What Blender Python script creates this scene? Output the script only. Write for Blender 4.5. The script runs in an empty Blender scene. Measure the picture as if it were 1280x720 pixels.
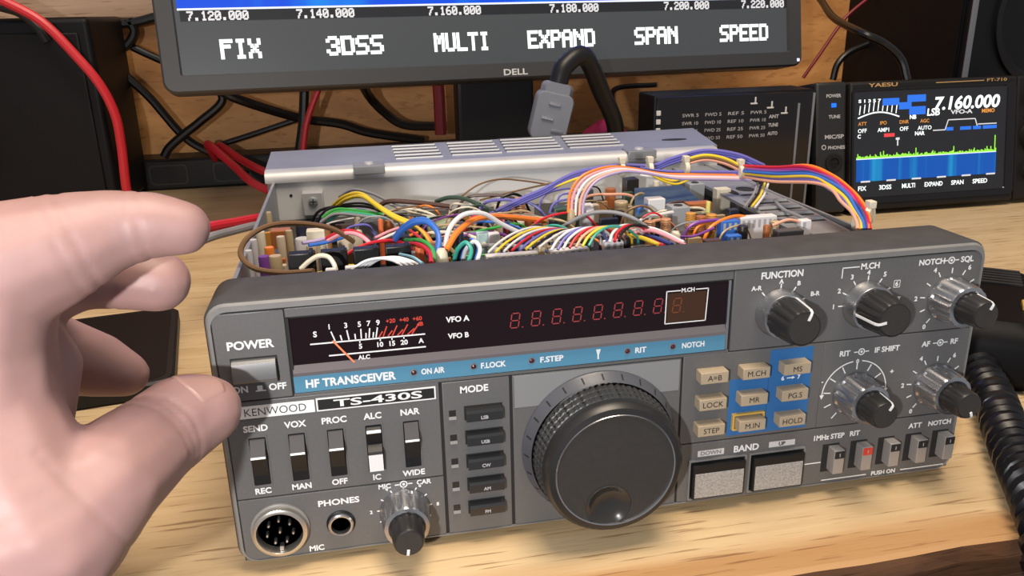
import bpy, bmesh, math, random
from mathutils import Vector, Matrix
S = bpy.context.scene
COL = S.collection
MM = 0.001
random.seed(4)
# ---------------------------------------------------------------- camera, light, exposure
cam = bpy.data.cameras.new('camera'); cam_o = bpy.data.objects.new('camera', cam); COL.objects.link(cam_o)
cam.sensor_width = 36.0; cam.lens = 1016.0/1280*36.0; cam.clip_start = 0.005; cam.clip_end = 50
RX = (0.9807598, -0.19410996, -0.02077355); RY = (-0.08189176, -0.31248441, -0.94638641); RZ = (0.17721162, 0.92987893, -0.32236816)
CAM_POS = Vector((48.9414452, -242.87245415, 174.64935786))*MM
m4 = Matrix(((RX[0], -RY[0], -RZ[0], CAM_POS.x), (RX[1], -RY[1], -RZ[1], CAM_POS.y), (RX[2], -RY[2], -RZ[2], CAM_POS.z), (0, 0, 0, 1)))
cam_o.matrix_world = m4
S.camera = cam_o
S.view_settings.view_transform = 'Standard'; S.view_settings.look = 'None'
S.view_settings.exposure = 0.0; S.view_settings.gamma = 1.0; S.view_settings.use_curve_mapping = False
w = bpy.data.worlds.new('world'); S.world = w; w.use_nodes = True
w.node_tree.nodes['Background'].inputs[0].default_value = (0.9, 0.93, 1.0, 1); w.node_tree.nodes['Background'].inputs[1].default_value = 0.32
def lamp(name, kind, loc, power, colour, size, aim=None):
    d = bpy.data.lights.new(name, kind); o = bpy.data.objects.new(name, d); COL.objects.link(o)
    o.location = Vector(loc)*MM; d.energy = power; d.color = colour
    if kind == 'AREA': d.size = size*MM
    else: d.shadow_soft_size = size*MM
    if aim: o.rotation_euler = (Vector(aim)*MM - o.location).to_track_quat('-Z', 'Y').to_euler()
    return o
lamp('phone_flash', 'POINT', (-60, -340, 185), 5.6, (1.0, 0.98, 0.97), 7)
lamp('room_lamp', 'AREA', (180, -150, 1150), 15, (1.0, 0.84, 0.66), 500, (150, 200, 0))

# ---------------------------------------------------------------- materials
MATS = {}
def mat(name, col, rough=0.5, metal=0.0, emit=None, estr=1.0, noise=0.0, nscale=300, bump=0.0, spec=0.5, sss=0.0, coat=0.0):
    if name in MATS: return MATS[name]
    m = bpy.data.materials.new(name); m.use_nodes = True; nt = m.node_tree; b = nt.nodes['Principled BSDF']
    b.inputs['Base Color'].default_value = (*col, 1); b.inputs['Roughness'].default_value = rough; b.inputs['Metallic'].default_value = metal
    b.inputs['Specular IOR Level'].default_value = spec
    if coat: b.inputs['Coat Weight'].default_value = coat
    if sss:
        b.inputs['Subsurface Weight'].default_value = sss; b.inputs['Subsurface Scale'].default_value = 0.004
        b.inputs['Subsurface Radius'].default_value = (1.0, 0.35, 0.2)
    if emit: b.inputs['Emission Color'].default_value = (*emit, 1); b.inputs['Emission Strength'].default_value = estr
    if noise or bump:
        tc = nt.nodes.new('ShaderNodeTexCoord'); n = nt.nodes.new('ShaderNodeTexNoise'); n.inputs['Scale'].default_value = nscale; n.inputs['Detail'].default_value = 4
        nt.links.new(tc.outputs['Object'], n.inputs['Vector'])
        if noise:
            r = nt.nodes.new('ShaderNodeValToRGB')
            r.color_ramp.elements[0].position = 0.3; r.color_ramp.elements[1].position = 0.7
            r.color_ramp.elements[0].color = (*[c*(1-noise) for c in col], 1); r.color_ramp.elements[1].color = (*[min(1, c*(1+noise)) for c in col], 1)
            nt.links.new(n.outputs['Fac'], r.inputs['Fac']); nt.links.new(r.outputs['Color'], b.inputs['Base Color'])
        if bump:
            bp = nt.nodes.new('ShaderNodeBump'); bp.inputs['Strength'].default_value = bump; bp.inputs['Distance'].default_value = 0.0005
            nt.links.new(n.outputs['Fac'], bp.inputs['Height']); nt.links.new(bp.outputs['Normal'], b.inputs['Normal'])
    MATS[name] = m; return m
def wood(name, light, dark, scale=(1.2, 16, 16), edge=None, rough=0.55, figure=1.0):
    m = bpy.data.materials.new(name); m.use_nodes = True; nt = m.node_tree; b = nt.nodes['Principled BSDF']; L = nt.links
    b.inputs['Roughness'].default_value = rough
    tc = nt.nodes.new('ShaderNodeTexCoord'); mp = nt.nodes.new('ShaderNodeMapping'); mp.inputs['Scale'].default_value = scale
    L.new(tc.outputs['Object'], mp.inputs['Vector'])
    n = nt.nodes.new('ShaderNodeTexNoise'); n.inputs['Scale'].default_value = 3.0; n.inputs['Detail'].default_value = 8; n.inputs['Roughness'].default_value = 0.62; n.inputs['Distortion'].default_value = 0.5
    L.new(mp.outputs['Vector'], n.inputs['Vector'])
    r = nt.nodes.new('ShaderNodeValToRGB'); e = r.color_ramp.elements
    e[0].position = 0.30; e[0].color = (*dark, 1); e[1].position = 0.62; e[1].color = (*light, 1)
    L.new(n.outputs['Fac'], r.inputs['Fac'])
    out = r.outputs['Color']
    mp2 = nt.nodes.new('ShaderNodeMapping'); mp2.inputs['Scale'].default_value = (scale[0]*11, scale[1]*16, scale[2]*14); L.new(tc.outputs['Object'], mp2.inputs['Vector'])
    n2 = nt.nodes.new('ShaderNodeTexNoise'); n2.inputs['Scale'].default_value = 2.2; n2.inputs['Detail'].default_value = 3; L.new(mp2.outputs['Vector'], n2.inputs['Vector'])
    r2 = nt.nodes.new('ShaderNodeValToRGB'); r2.color_ramp.elements[0].position = 0.32; r2.color_ramp.elements[0].color = (0.42, 0.32, 0.24, 1); r2.color_ramp.elements[1].position = 0.41; r2.color_ramp.elements[1].color = (1, 1, 1, 1)
    L.new(n2.outputs['Fac'], r2.inputs['Fac'])
    mx = nt.nodes.new('ShaderNodeMix'); mx.data_type = 'RGBA'; mx.blend_type = 'MULTIPLY'; mx.inputs[0].default_value = 0.8*figure
    L.new(out, mx.inputs[6]); L.new(r2.outputs['Color'], mx.inputs[7]); out = mx.outputs[2]
    if edge:                                    # a band of redder heartwood along the front of the slab
        y0, y1, ecol = edge
        sx = nt.nodes.new('ShaderNodeSeparateXYZ'); L.new(tc.outputs['Object'], sx.inputs[0])
        nn = nt.nodes.new('ShaderNodeTexNoise'); nn.inputs['Scale'].default_value = 9; mp3 = nt.nodes.new('ShaderNodeMapping'); mp3.inputs['Scale'].default_value = (1, 6, 1); L.new(tc.outputs['Object'], mp3.inputs['Vector']); L.new(mp3.outputs['Vector'], nn.inputs['Vector'])
        ma = nt.nodes.new('ShaderNodeMath'); ma.operation = 'MULTIPLY_ADD'; ma.inputs[1].default_value = 0.03; L.new(nn.outputs['Fac'], ma.inputs[0]); L.new(sx.outputs['Y'], ma.inputs[2])
        mr = nt.nodes.new('ShaderNodeMapRange'); mr.inputs['From Min'].default_value = y0+0.015; mr.inputs['From Max'].default_value = y1+0.015; mr.inputs['To Min'].default_value = 0.8; mr.inputs['To Max'].default_value = 0.0
        L.new(ma.outputs[0], mr.inputs['Value'])
        m2 = nt.nodes.new('ShaderNodeMix'); m2.data_type = 'RGBA'; m2.blend_type = 'MULTIPLY'; L.new(mr.outputs['Result'], m2.inputs[0]); L.new(out, m2.inputs[6]); m2.inputs[7].default_value = (*ecol, 1); out = m2.outputs[2]
    L.new(out, b.inputs['Base Color'])
    bp = nt.nodes.new('ShaderNodeBump'); bp.inputs['Strength'].default_value = 0.25; bp.inputs['Distance'].default_value = 0.0006; L.new(n2.outputs['Fac'], bp.inputs['Height']); L.new(bp.outputs['Normal'], b.inputs['Normal'])
    MATS[name] = m; return m
M_desk = wood('desk_wood', (0.64, 0.475, 0.275), (0.50, 0.345, 0.175), edge=(-0.030, -0.018, (0.72, 0.50, 0.33)))
M_edge = wood('bark_edge_wood', (0.16, 0.07, 0.03), (0.07, 0.03, 0.013), scale=(2, 10, 30))
M_ply = wood('plywood', (0.76, 0.38, 0.135), (0.48, 0.21, 0.06), scale=(2.5, 3, 7), figure=0.5)
M_plank = wood('pale_plank', (0.62, 0.42, 0.29), (0.42, 0.26, 0.16), scale=(1.2, 12, 14))
M_floor = mat('dark_floor', (0.02, 0.017, 0.016), 0.8, noise=0.3, nscale=20)
M_panel = mat('grey_panel_paint', (0.118, 0.116, 0.116), 0.45, noise=0.05, nscale=900)
M_rim = mat('rim_lit_grey', (0.20, 0.195, 0.19), 0.45, noise=0.06, nscale=200)  # panel grey lightened for the bevel catching light; reused on small frames
M_shell = mat('dark_shell', (0.045, 0.046, 0.05), 0.55, noise=0.15, nscale=120)
M_gap = mat('gap_black', (0.012, 0.012, 0.013), 0.7)
M_black = mat('black_plastic', (0.008, 0.008, 0.009), 0.42, spec=0.35)
M_gloss = mat('gloss_black', (0.008, 0.006, 0.007), 0.12)
M_knob = mat('knob_black', (0.018, 0.017, 0.017), 0.36)
M_face = mat('knob_face', (0.035, 0.031, 0.028), 0.5, noise=0.08, nscale=600)
M_chrome = mat('brushed_chrome', (0.50, 0.50, 0.52), 0.27, 0.95)
M_white = mat('white_print', (0.82, 0.82, 0.82), 0.5)
M_blue = mat('blue_strip', (0.085, 0.25, 0.38), 0.4)
M_blue2 = mat('blue_panel_print', (0.025, 0.135, 0.36), 0.45)
M_red = mat('red_print', (0.62, 0.05, 0.03), 0.5)
M_needle = mat('needle_orange', (0.95, 0.25, 0.10), 0.5)
M_window = mat('smoked_window', (0.010, 0.004, 0.006), 0.12, spec=0.3)
M_dig = mat('unlit_red_segment', (0.33, 0.045, 0.05), 0.35)
M_amber = mat('unlit_amber_segment', (0.20, 0.05, 0.015), 0.35)
M_brownwin = mat('amber_window', (0.05, 0.02, 0.008), 0.3)
M_beige = mat('beige_key', (0.40, 0.32, 0.22), 0.5)
M_gold = mat('gold_frame', (0.75, 0.48, 0.10), 0.35, 0.3)
M_ink = mat('black_print', (0.01, 0.01, 0.01), 0.5)
M_alu = mat('aluminium', (0.52, 0.52, 0.53), 0.48, 0.35, noise=0.08, nscale=60)
M_lid = mat('zinc_reflected_blue', (0.36, 0.38, 0.46), 0.42, 0.5, noise=0.06, nscale=50)  # blue tint carries the monitor's reflection in the base colour
M_steel = mat('grey_steel', (0.34, 0.35, 0.37), 0.45, 0.5, noise=0.1, nscale=70)
M_pcb = mat('circuit_board', (0.022, 0.020, 0.013), 0.5, noise=0.6, nscale=180)
M_tag = mat('silver_tag', (0.62, 0.62, 0.62), 0.4, 0.1)
M_dots = mat('silver_mesh_key', (0.36, 0.355, 0.35), 0.4, 0.2, noise=0.3, nscale=1500)
M_toggle = mat('toggle_grey', (0.07, 0.065, 0.068), 0.6, spec=0.3)
M_push = mat('power_cap_grey', (0.17, 0.17, 0.175), 0.35, 0.3)
M_lever = mat('grey_lever', (0.40, 0.38, 0.37), 0.35, 0.4)
M_tie = mat('nylon_tie', (0.72, 0.66, 0.52), 0.45)
M_cabinet = mat('cabinet_black', (0.004, 0.004, 0.006), 0.5, spec=0.22, noise=0.15, nscale=40)
M_grey = mat('rubber_and_glint_grey', (0.17, 0.18, 0.21), 0.5)
M_bezel = mat('monitor_bezel', (0.040, 0.040, 0.042), 0.45)
M_screen = mat('screen_grey', (0.02, 0.02, 0.022), 0.35, emit=(0.045, 0.05, 0.052), estr=1.0)
M_dark_scr = mat('screen_black', (0.01, 0.01, 0.012), 0.3, emit=(0.008, 0.009, 0.011), estr=1.0)
M_scr_w = mat('screen_white', (0.5, 0.5, 0.5), 0.5, emit=(0.80, 0.95, 0.95), estr=1.1)
M_scr_w2 = mat('screen_label_white', (0.3, 0.3, 0.3), 0.5, emit=(0.62, 0.63, 0.66), estr=0.9)
M_scr_line = mat('screen_pale_line', (0.3, 0.3, 0.3), 0.5, emit=(0.65, 0.75, 1.0), estr=1.0)
M_scr_orange = mat('screen_orange', (0.3, 0.1, 0.0), 0.5, emit=(0.9, 0.38, 0.08), estr=0.7)
M_scr_red = mat('screen_red', (0.3, 0.0, 0.0), 0.5, emit=(0.9, 0.08, 0.10), estr=0.8)
M_scr_blue = mat('screen_blue', (0.0, 0.05, 0.3), 0.5, emit=(0.03, 0.17, 0.75), estr=0.9)
M_scr_green = mat('screen_green', (0.1, 0.3, 0.0), 0.5, emit=(0.35, 0.95, 0.08), estr=0.9)
M_goldprint = mat('gold_print', (0.60, 0.36, 0.14), 0.4, 0.2)
M_led_blue = mat('blue_led', (0.0, 0.1, 0.5), 0.4, emit=(0.01, 0.12, 1.0), estr=1.3)
M_led_pale = mat('pale_led', (0.5, 0.5, 0.8), 0.4, emit=(0.62, 0.60, 1.0), estr=1.0)
M_dimprint = mat('dim_white_print', (0.42, 0.42, 0.44), 0.5)
M_skin = mat('skin', (0.37, 0.22, 0.205), 0.5, noise=0.08, nscale=60, bump=0.10, sss=0.3)
M_nail = mat('nail', (0.40, 0.24, 0.215), 0.3)
M_pink = mat('pink_cloth', (0.75, 0.05, 0.22), 0.7, noise=0.15, nscale=60)
def waterfall(name, base, streak, strength, sx):
    m = bpy.data.materials.new(name); m.use_nodes = True; nt = m.node_tree; b = nt.nodes['Principled BSDF']; L = nt.links
    b.inputs['Base Color'].default_value = (0, 0.01, 0.05, 1); b.inputs['Roughness'].default_value = 0.3
    tc = nt.nodes.new('ShaderNodeTexCoord'); mp = nt.nodes.new('ShaderNodeMapping'); mp.inputs['Scale'].default_value = (sx, 0, sx*0.02); L.new(tc.outputs['Object'], mp.inputs['Vector'])
    n = nt.nodes.new('ShaderNodeTexNoise'); n.inputs['Scale'].default_value = 1.0; n.inputs['Detail'].default_value = 3; L.new(mp.outputs['Vector'], n.inputs['Vector'])
    r = nt.nodes.new('ShaderNodeValToRGB'); e = r.color_ramp.elements; e[0].position = 0.50; e[0].color = (*base, 1); e[1].position = 0.80; e[1].color = (*streak, 1)
    L.new(n.outputs['Fac'], r.inputs['Fac']); L.new(r.outputs['Color'], b.inputs['Emission Color']); b.inputs['Emission Strength'].default_value = strength
    MATS[name] = m; return m
M_fall = waterfall('waterfall_small', (0.003, 0.085, 0.42), (0.02, 0.50, 0.75), 1.0, 55)
M_fall2 = waterfall('waterfall_large', (0.0, 0.07, 0.75), (0.01, 0.40, 0.95), 1.0, 12)
WCOL = dict(brown=(.20, .11, .05), cream=(.72, .66, .52), yellow=(.85, .62, .04), grey=(.28, .28, .30), green=(.05, .42, .08), teal=(.05, .38, .30), darkbrown=(.09, .045, .035),
    red=(.60, .02, .035), pink=(.80, .36, .42), lilac=(.45, .36, .60), blue=(.04, .16, .58), white=(.75, .74, .76), orange=(.88, .24, .03), black=(.004, .004, .005), darkgreen=(.05, .09, .06),
    violet=(.16, .15, .50), blueviolet=(.10, .10, .45), salmon=(.80, .40, .28), magenta=(.55, .05, .30), purple=(.24, .07, .36), navy=(.03, .06, .25), lightblue=(.30, .60, .75), darkred=(.22, .01, .02),
    tan=(.50, .38, .22), beige=(.62, .52, .38), navyblack=(.02, .025, .05), silver=(.60, .60, .62), rust=(.40, .13, .04), redorange=(.75, .16, .05), darkgrey=(.07, .07, .075), palegreen=(.50, .56, .36),
    paleteal=(.45, .62, .60), copper=(.55, .27, .12), nearblack=(.02, .018, .018), silvergrey=(.32, .34, .36), amber=(.60, .28, .05), yellowpale=(.80, .72, .20), darkbrown2=(.08, .04, .02))
def wmat(c, rough=0.4): return mat('insulation_'+c, WCOL[c], rough)

# ---------------------------------------------------------------- mesh builder (millimetres)
class MB:
    def __init__(s): s.bm = bmesh.new(); s.mats = []
    def mi(s, m):
        if m not in s.mats: s.mats.append(m)
        return s.mats.index(m)
    def faces(s, vs, fs, m, smooth=False, mtx=None):
        i = s.mi(m); V = [s.bm.verts.new(mtx @ Vector(v) if mtx else v) for v in vs]; out = []
        for f in fs:
            try: F = s.bm.faces.new([V[k] for k in f])
            except ValueError: continue
            F.material_index = i; F.smooth = smooth; out.append(F)
        return V, out
    def box(s, x0, x1, y0, y1, z0, z1, m, bev=0.0, seg=2, mtx=None):
        vs = [(x, y, z) for x in (x0, x1) for y in (y0, y1) for z in (z0, z1)]
        fs = [(0, 1, 3, 2), (4, 6, 7, 5), (0, 4, 5, 1), (2, 3, 7, 6), (0, 2, 6, 4), (1, 5, 7, 3)]
        V, F = s.faces(vs, fs, m, False, mtx)
        if bev:
            E = list({e for f in F for e in f.edges}); i = s.mi(m)
            r = bmesh.ops.bevel(s.bm, geom=E, offset=bev, segments=seg, profile=0.5, affect='EDGES', clamp_overlap=True)
            for f in r['faces']: f.material_index = i; f.smooth = True
    def rings(s, rings, m, smooth=True, cap0=True, cap1=True, closed=True, mtx=None):
        n = len(rings[0]); vs = [p for r in rings for p in r]; fs = []
        for k in range(len(rings)-1):
            for j in range(n if closed else n-1):
                a = k*n+j; b = k*n+(j+1) % n; fs.append((a, b, b+n, a+n))
        V, F = s.faces(vs, fs, m, smooth, mtx)
        i = s.mi(m)
        for flag, rr in ((cap0, V[:n][::-1]), (cap1, V[-n:])):
            if flag:
                f = s.bm.faces.new(rr); f.material_index = i
    def tube(s, pts, r, m, sides=8, sub=4, r1=None):
        P = smooth_path(pts, sub); N = len(P); rings = []
        t = (P[1]-P[0]).normalized(); up = Vector((0, 0, 1)) if abs(t.z) < 0.9 else Vector((1, 0, 0)); nrm = (up - t*up.dot(t)).normalized()
        for k in range(N):
            t = (P[min(k+1, N-1)]-P[max(k-1, 0)]).normalized(); nrm = (nrm - t*nrm.dot(t)).normalized(); b = t.cross(nrm)
            rad = r if r1 is None else r+(r1-r)*k/(N-1)
            rings.append([P[k]+(nrm*math.cos(2*math.pi*j/sides)+b*math.sin(2*math.pi*j/sides))*rad for j in range(sides)])
        s.rings(rings, m)
    def lathe(s, prof, m, cx=0, cz=0, n=48, flute=None, cap=True, axis='y', cy=0):
        """prof: (radius, y) from back to front; flute=(count, depth, ymin, ymax) grooves"""
        R = []
        for r, y in prof:
            ring = []
            for j in range(n):
                a = 2*math.pi*j/n; rr = r
                if flute and flute[2] <= y <= flute[3]: rr = r*(1-flute[1]*(0.5-0.5*math.cos(a*flute[0]))**2)
                if axis == 'y': ring.append((cx+rr*math.sin(a), cy+y, cz+rr*math.cos(a)))
                else: ring.append((cx+rr*math.cos(a), cy+rr*math.sin(a), cz+y))
            R.append(ring)
        s.rings(R, m, True, cap, cap)
    def text(s, body, x, z, h, m, y=-0.06, w=None, bold=0.03, shear=0.0, align='C', thick=0.05, mtx=None):
        me = text_mesh(body, bold, shear)
        xs = [v.co.x for v in me.vertices]; ys = [v.co.y for v in me.vertices]
        x0, x1, y0, y1 = min(xs), max(xs), min(ys), max(ys); k = h*1.07/0.70; kx = (w/(x1-x0)) if w else k
        W = (x1-x0)*kx; ox = {'C': -W/2, 'L': 0, 'R': -W}[align]
        vs = [(x+ox+(v.co.x-x0)*kx, y-(thick if v.co.z > 0 else 0), z-h/2+v.co.y*k) for v in me.vertices]
        fs = [tuple(p.vertices) for p in me.polygons]
        s.faces(vs, fs, m, False, mtx)
    def line(s, x0, z0, x1, z1, wd, m, y=-0.05, th=0.07):
        d = Vector((x1-x0, 0, z1-z0)); n = Vector((-d.z, 0, d.x)).normalized()*wd/2
        a, b = Vector((x0, 0, z0)), Vector((x1, 0, z1)); pts = [a-n, b-n, b+n, a+n]
        vs = [(p.x, y-th, p.z) for p in pts]+[(p.x, y, p.z) for p in pts]
        s.faces(vs, [(0, 1, 2, 3), (7, 6, 5, 4), (0, 4, 5, 1), (1, 5, 6, 2), (2, 6, 7, 3), (3, 7, 4, 0)], m)
    def build(s, name, parent=None, loc=(0, 0, 0), rot=None, sharp=35, label=None):
        bmesh.ops.recalc_face_normals(s.bm, faces=s.bm.faces[:])
        for e in s.bm.edges:
            if len(e.link_faces) == 2 and e.calc_face_angle(0) > math.radians(sharp): e.smooth = False
        bmesh.ops.scale(s.bm, vec=(MM, MM, MM), verts=s.bm.verts[:])
        me = bpy.data.meshes.new(name); s.bm.to_mesh(me); s.bm.free()
        for m in s.mats: me.materials.append(m)
        o = bpy.data.objects.new(name, me); COL.objects.link(o); o.location = Vector(loc)*MM
        if rot: o.rotation_euler = rot
        if parent: o.parent = parent
        if label: o['label'] = label
        return o
def smooth_path(pts, sub):
    P = [Vector(p) for p in pts]
    if sub <= 1 or len(P) < 3: return P
    out = []
    for i in range(len(P)-1):
        p0 = P[i-1] if i else P[0]*2-P[1]; p1 = P[i]; p2 = P[i+1]; p3 = P[i+2] if i+2 < len(P) else P[-1]*2-P[-2]
        for k in range(sub):
            t = k/sub
            out.append(0.5*((2*p1)+(p2-p0)*t+(2*p0-5*p1+4*p2-p3)*t*t+(3*p1-p0-3*p2+p3)*t**3))
    return out+[P[-1]]
GLYPH = {'F': '1f 10 1e 10 10 10 10', 'I': '0e 04 04 04 04 04 0e', 'X': '11 11 0a 04 0a 11 11', '3': '0e 11 01 06 01 11 0e', 'D': '1e 11 11 11 11 11 1e', 'S': '0f 10 10 0e 01 01 1e',
    'M': '11 1b 15 15 11 11 11', 'U': '11 11 11 11 11 11 0e', 'L': '10 10 10 10 10 10 1f', 'T': '1f 04 04 04 04 04 04', 'E': '1f 10 10 1e 10 10 1f', 'P': '1e 11 11 1e 10 10 10', 'A': '0e 11 11 1f 11 11 11',
    'N': '11 19 15 13 11 11 11', '7': '1f 01 02 04 04 08 08', '.': '00 00 00 00 00 0c 0c', '1': '04 0c 04 04 04 04 0e', '2': '0e 11 01 06 08 10 1f', '0': '0e 11 13 15 19 11 0e', '4': '02 06 0a 12 1f 02 02', '6': '06 08 10 1e 11 11 0e', '8': '0e 11 11 0e 11 11 0e'}
def pixel_text(b, s, x, z, h, w, m, y, fat=1.6):
    n = len(s)*6-1; cw = w/n; ch = h/7; x0 = x-w/2; z1 = z+h/2
    for k, c in enumerate(s):
        for r, row in enumerate(GLYPH[c].split()):
            bits = int(row, 16); run = None
            for q in range(6):
                on = q < 5 and bits >> (4-q) & 1
                if on and run is None: run = q
                if not on and run is not None:
                    a0 = x0+(k*6+run)*cw; a1 = x0+(k*6+q)*cw; e = (fat-1)*cw/2; zc = z1-(r+.5)*ch; f = ch*.70
                    b.faces([(a0-e, y-.05-.002*r, zc-f), (a1+e, y-.05-.002*r, zc-f), (a1+e, y-.05-.002*r, zc+f), (a0-e, y-.05-.002*r, zc+f)], [(0, 1, 2, 3)], m); run = None
_TM = {}
def text_mesh(body, bold, shear):
    k = (body, bold, shear)
    if k not in _TM:
        c = bpy.data.curves.new('lettering', 'FONT'); c.body = body; c.extrude = 0.01; c.offset = bold; c.shear = shear; c.resolution_u = 3
        o = bpy.data.objects.new('lettering', c); COL.objects.link(o); bpy.context.view_layer.update()
        _TM[k] = bpy.data.meshes.new_from_object(o.evaluated_get(bpy.context.evaluated_depsgraph_get()))
        bpy.data.objects.remove(o)
    return _TM[k]
def rrect(x0, x1, z0, z1, r, y, n=6):
    pts = []
    for cx, cz, a0 in ((x1-r, z1-r, 0), (x0+r, z1-r, 90), (x0+r, z0+r, 180), (x1-r, z0+r, 270)):
        for k in range(n+1):
            a = math.radians(a0+90*k/n); pts.append((cx+r*math.cos(a), y, cz+r*math.sin(a)))
    return pts
def thing(name, label, cat, loc=(0, 0, 0), rot=(0, 0, 0), group=None):
    o = bpy.data.objects.new(name, None); o.empty_display_size = 0.01; COL.objects.link(o); o.location = Vector(loc)*MM; o.rotation_euler = rot
    return tag(o, label, cat, group)
def tag(o, label, cat, group=None):
    o['label'] = label; o['category'] = cat
    if group: o['group'] = group
    return o
def struct(o): o['kind'] = 'structure'; return o
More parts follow.
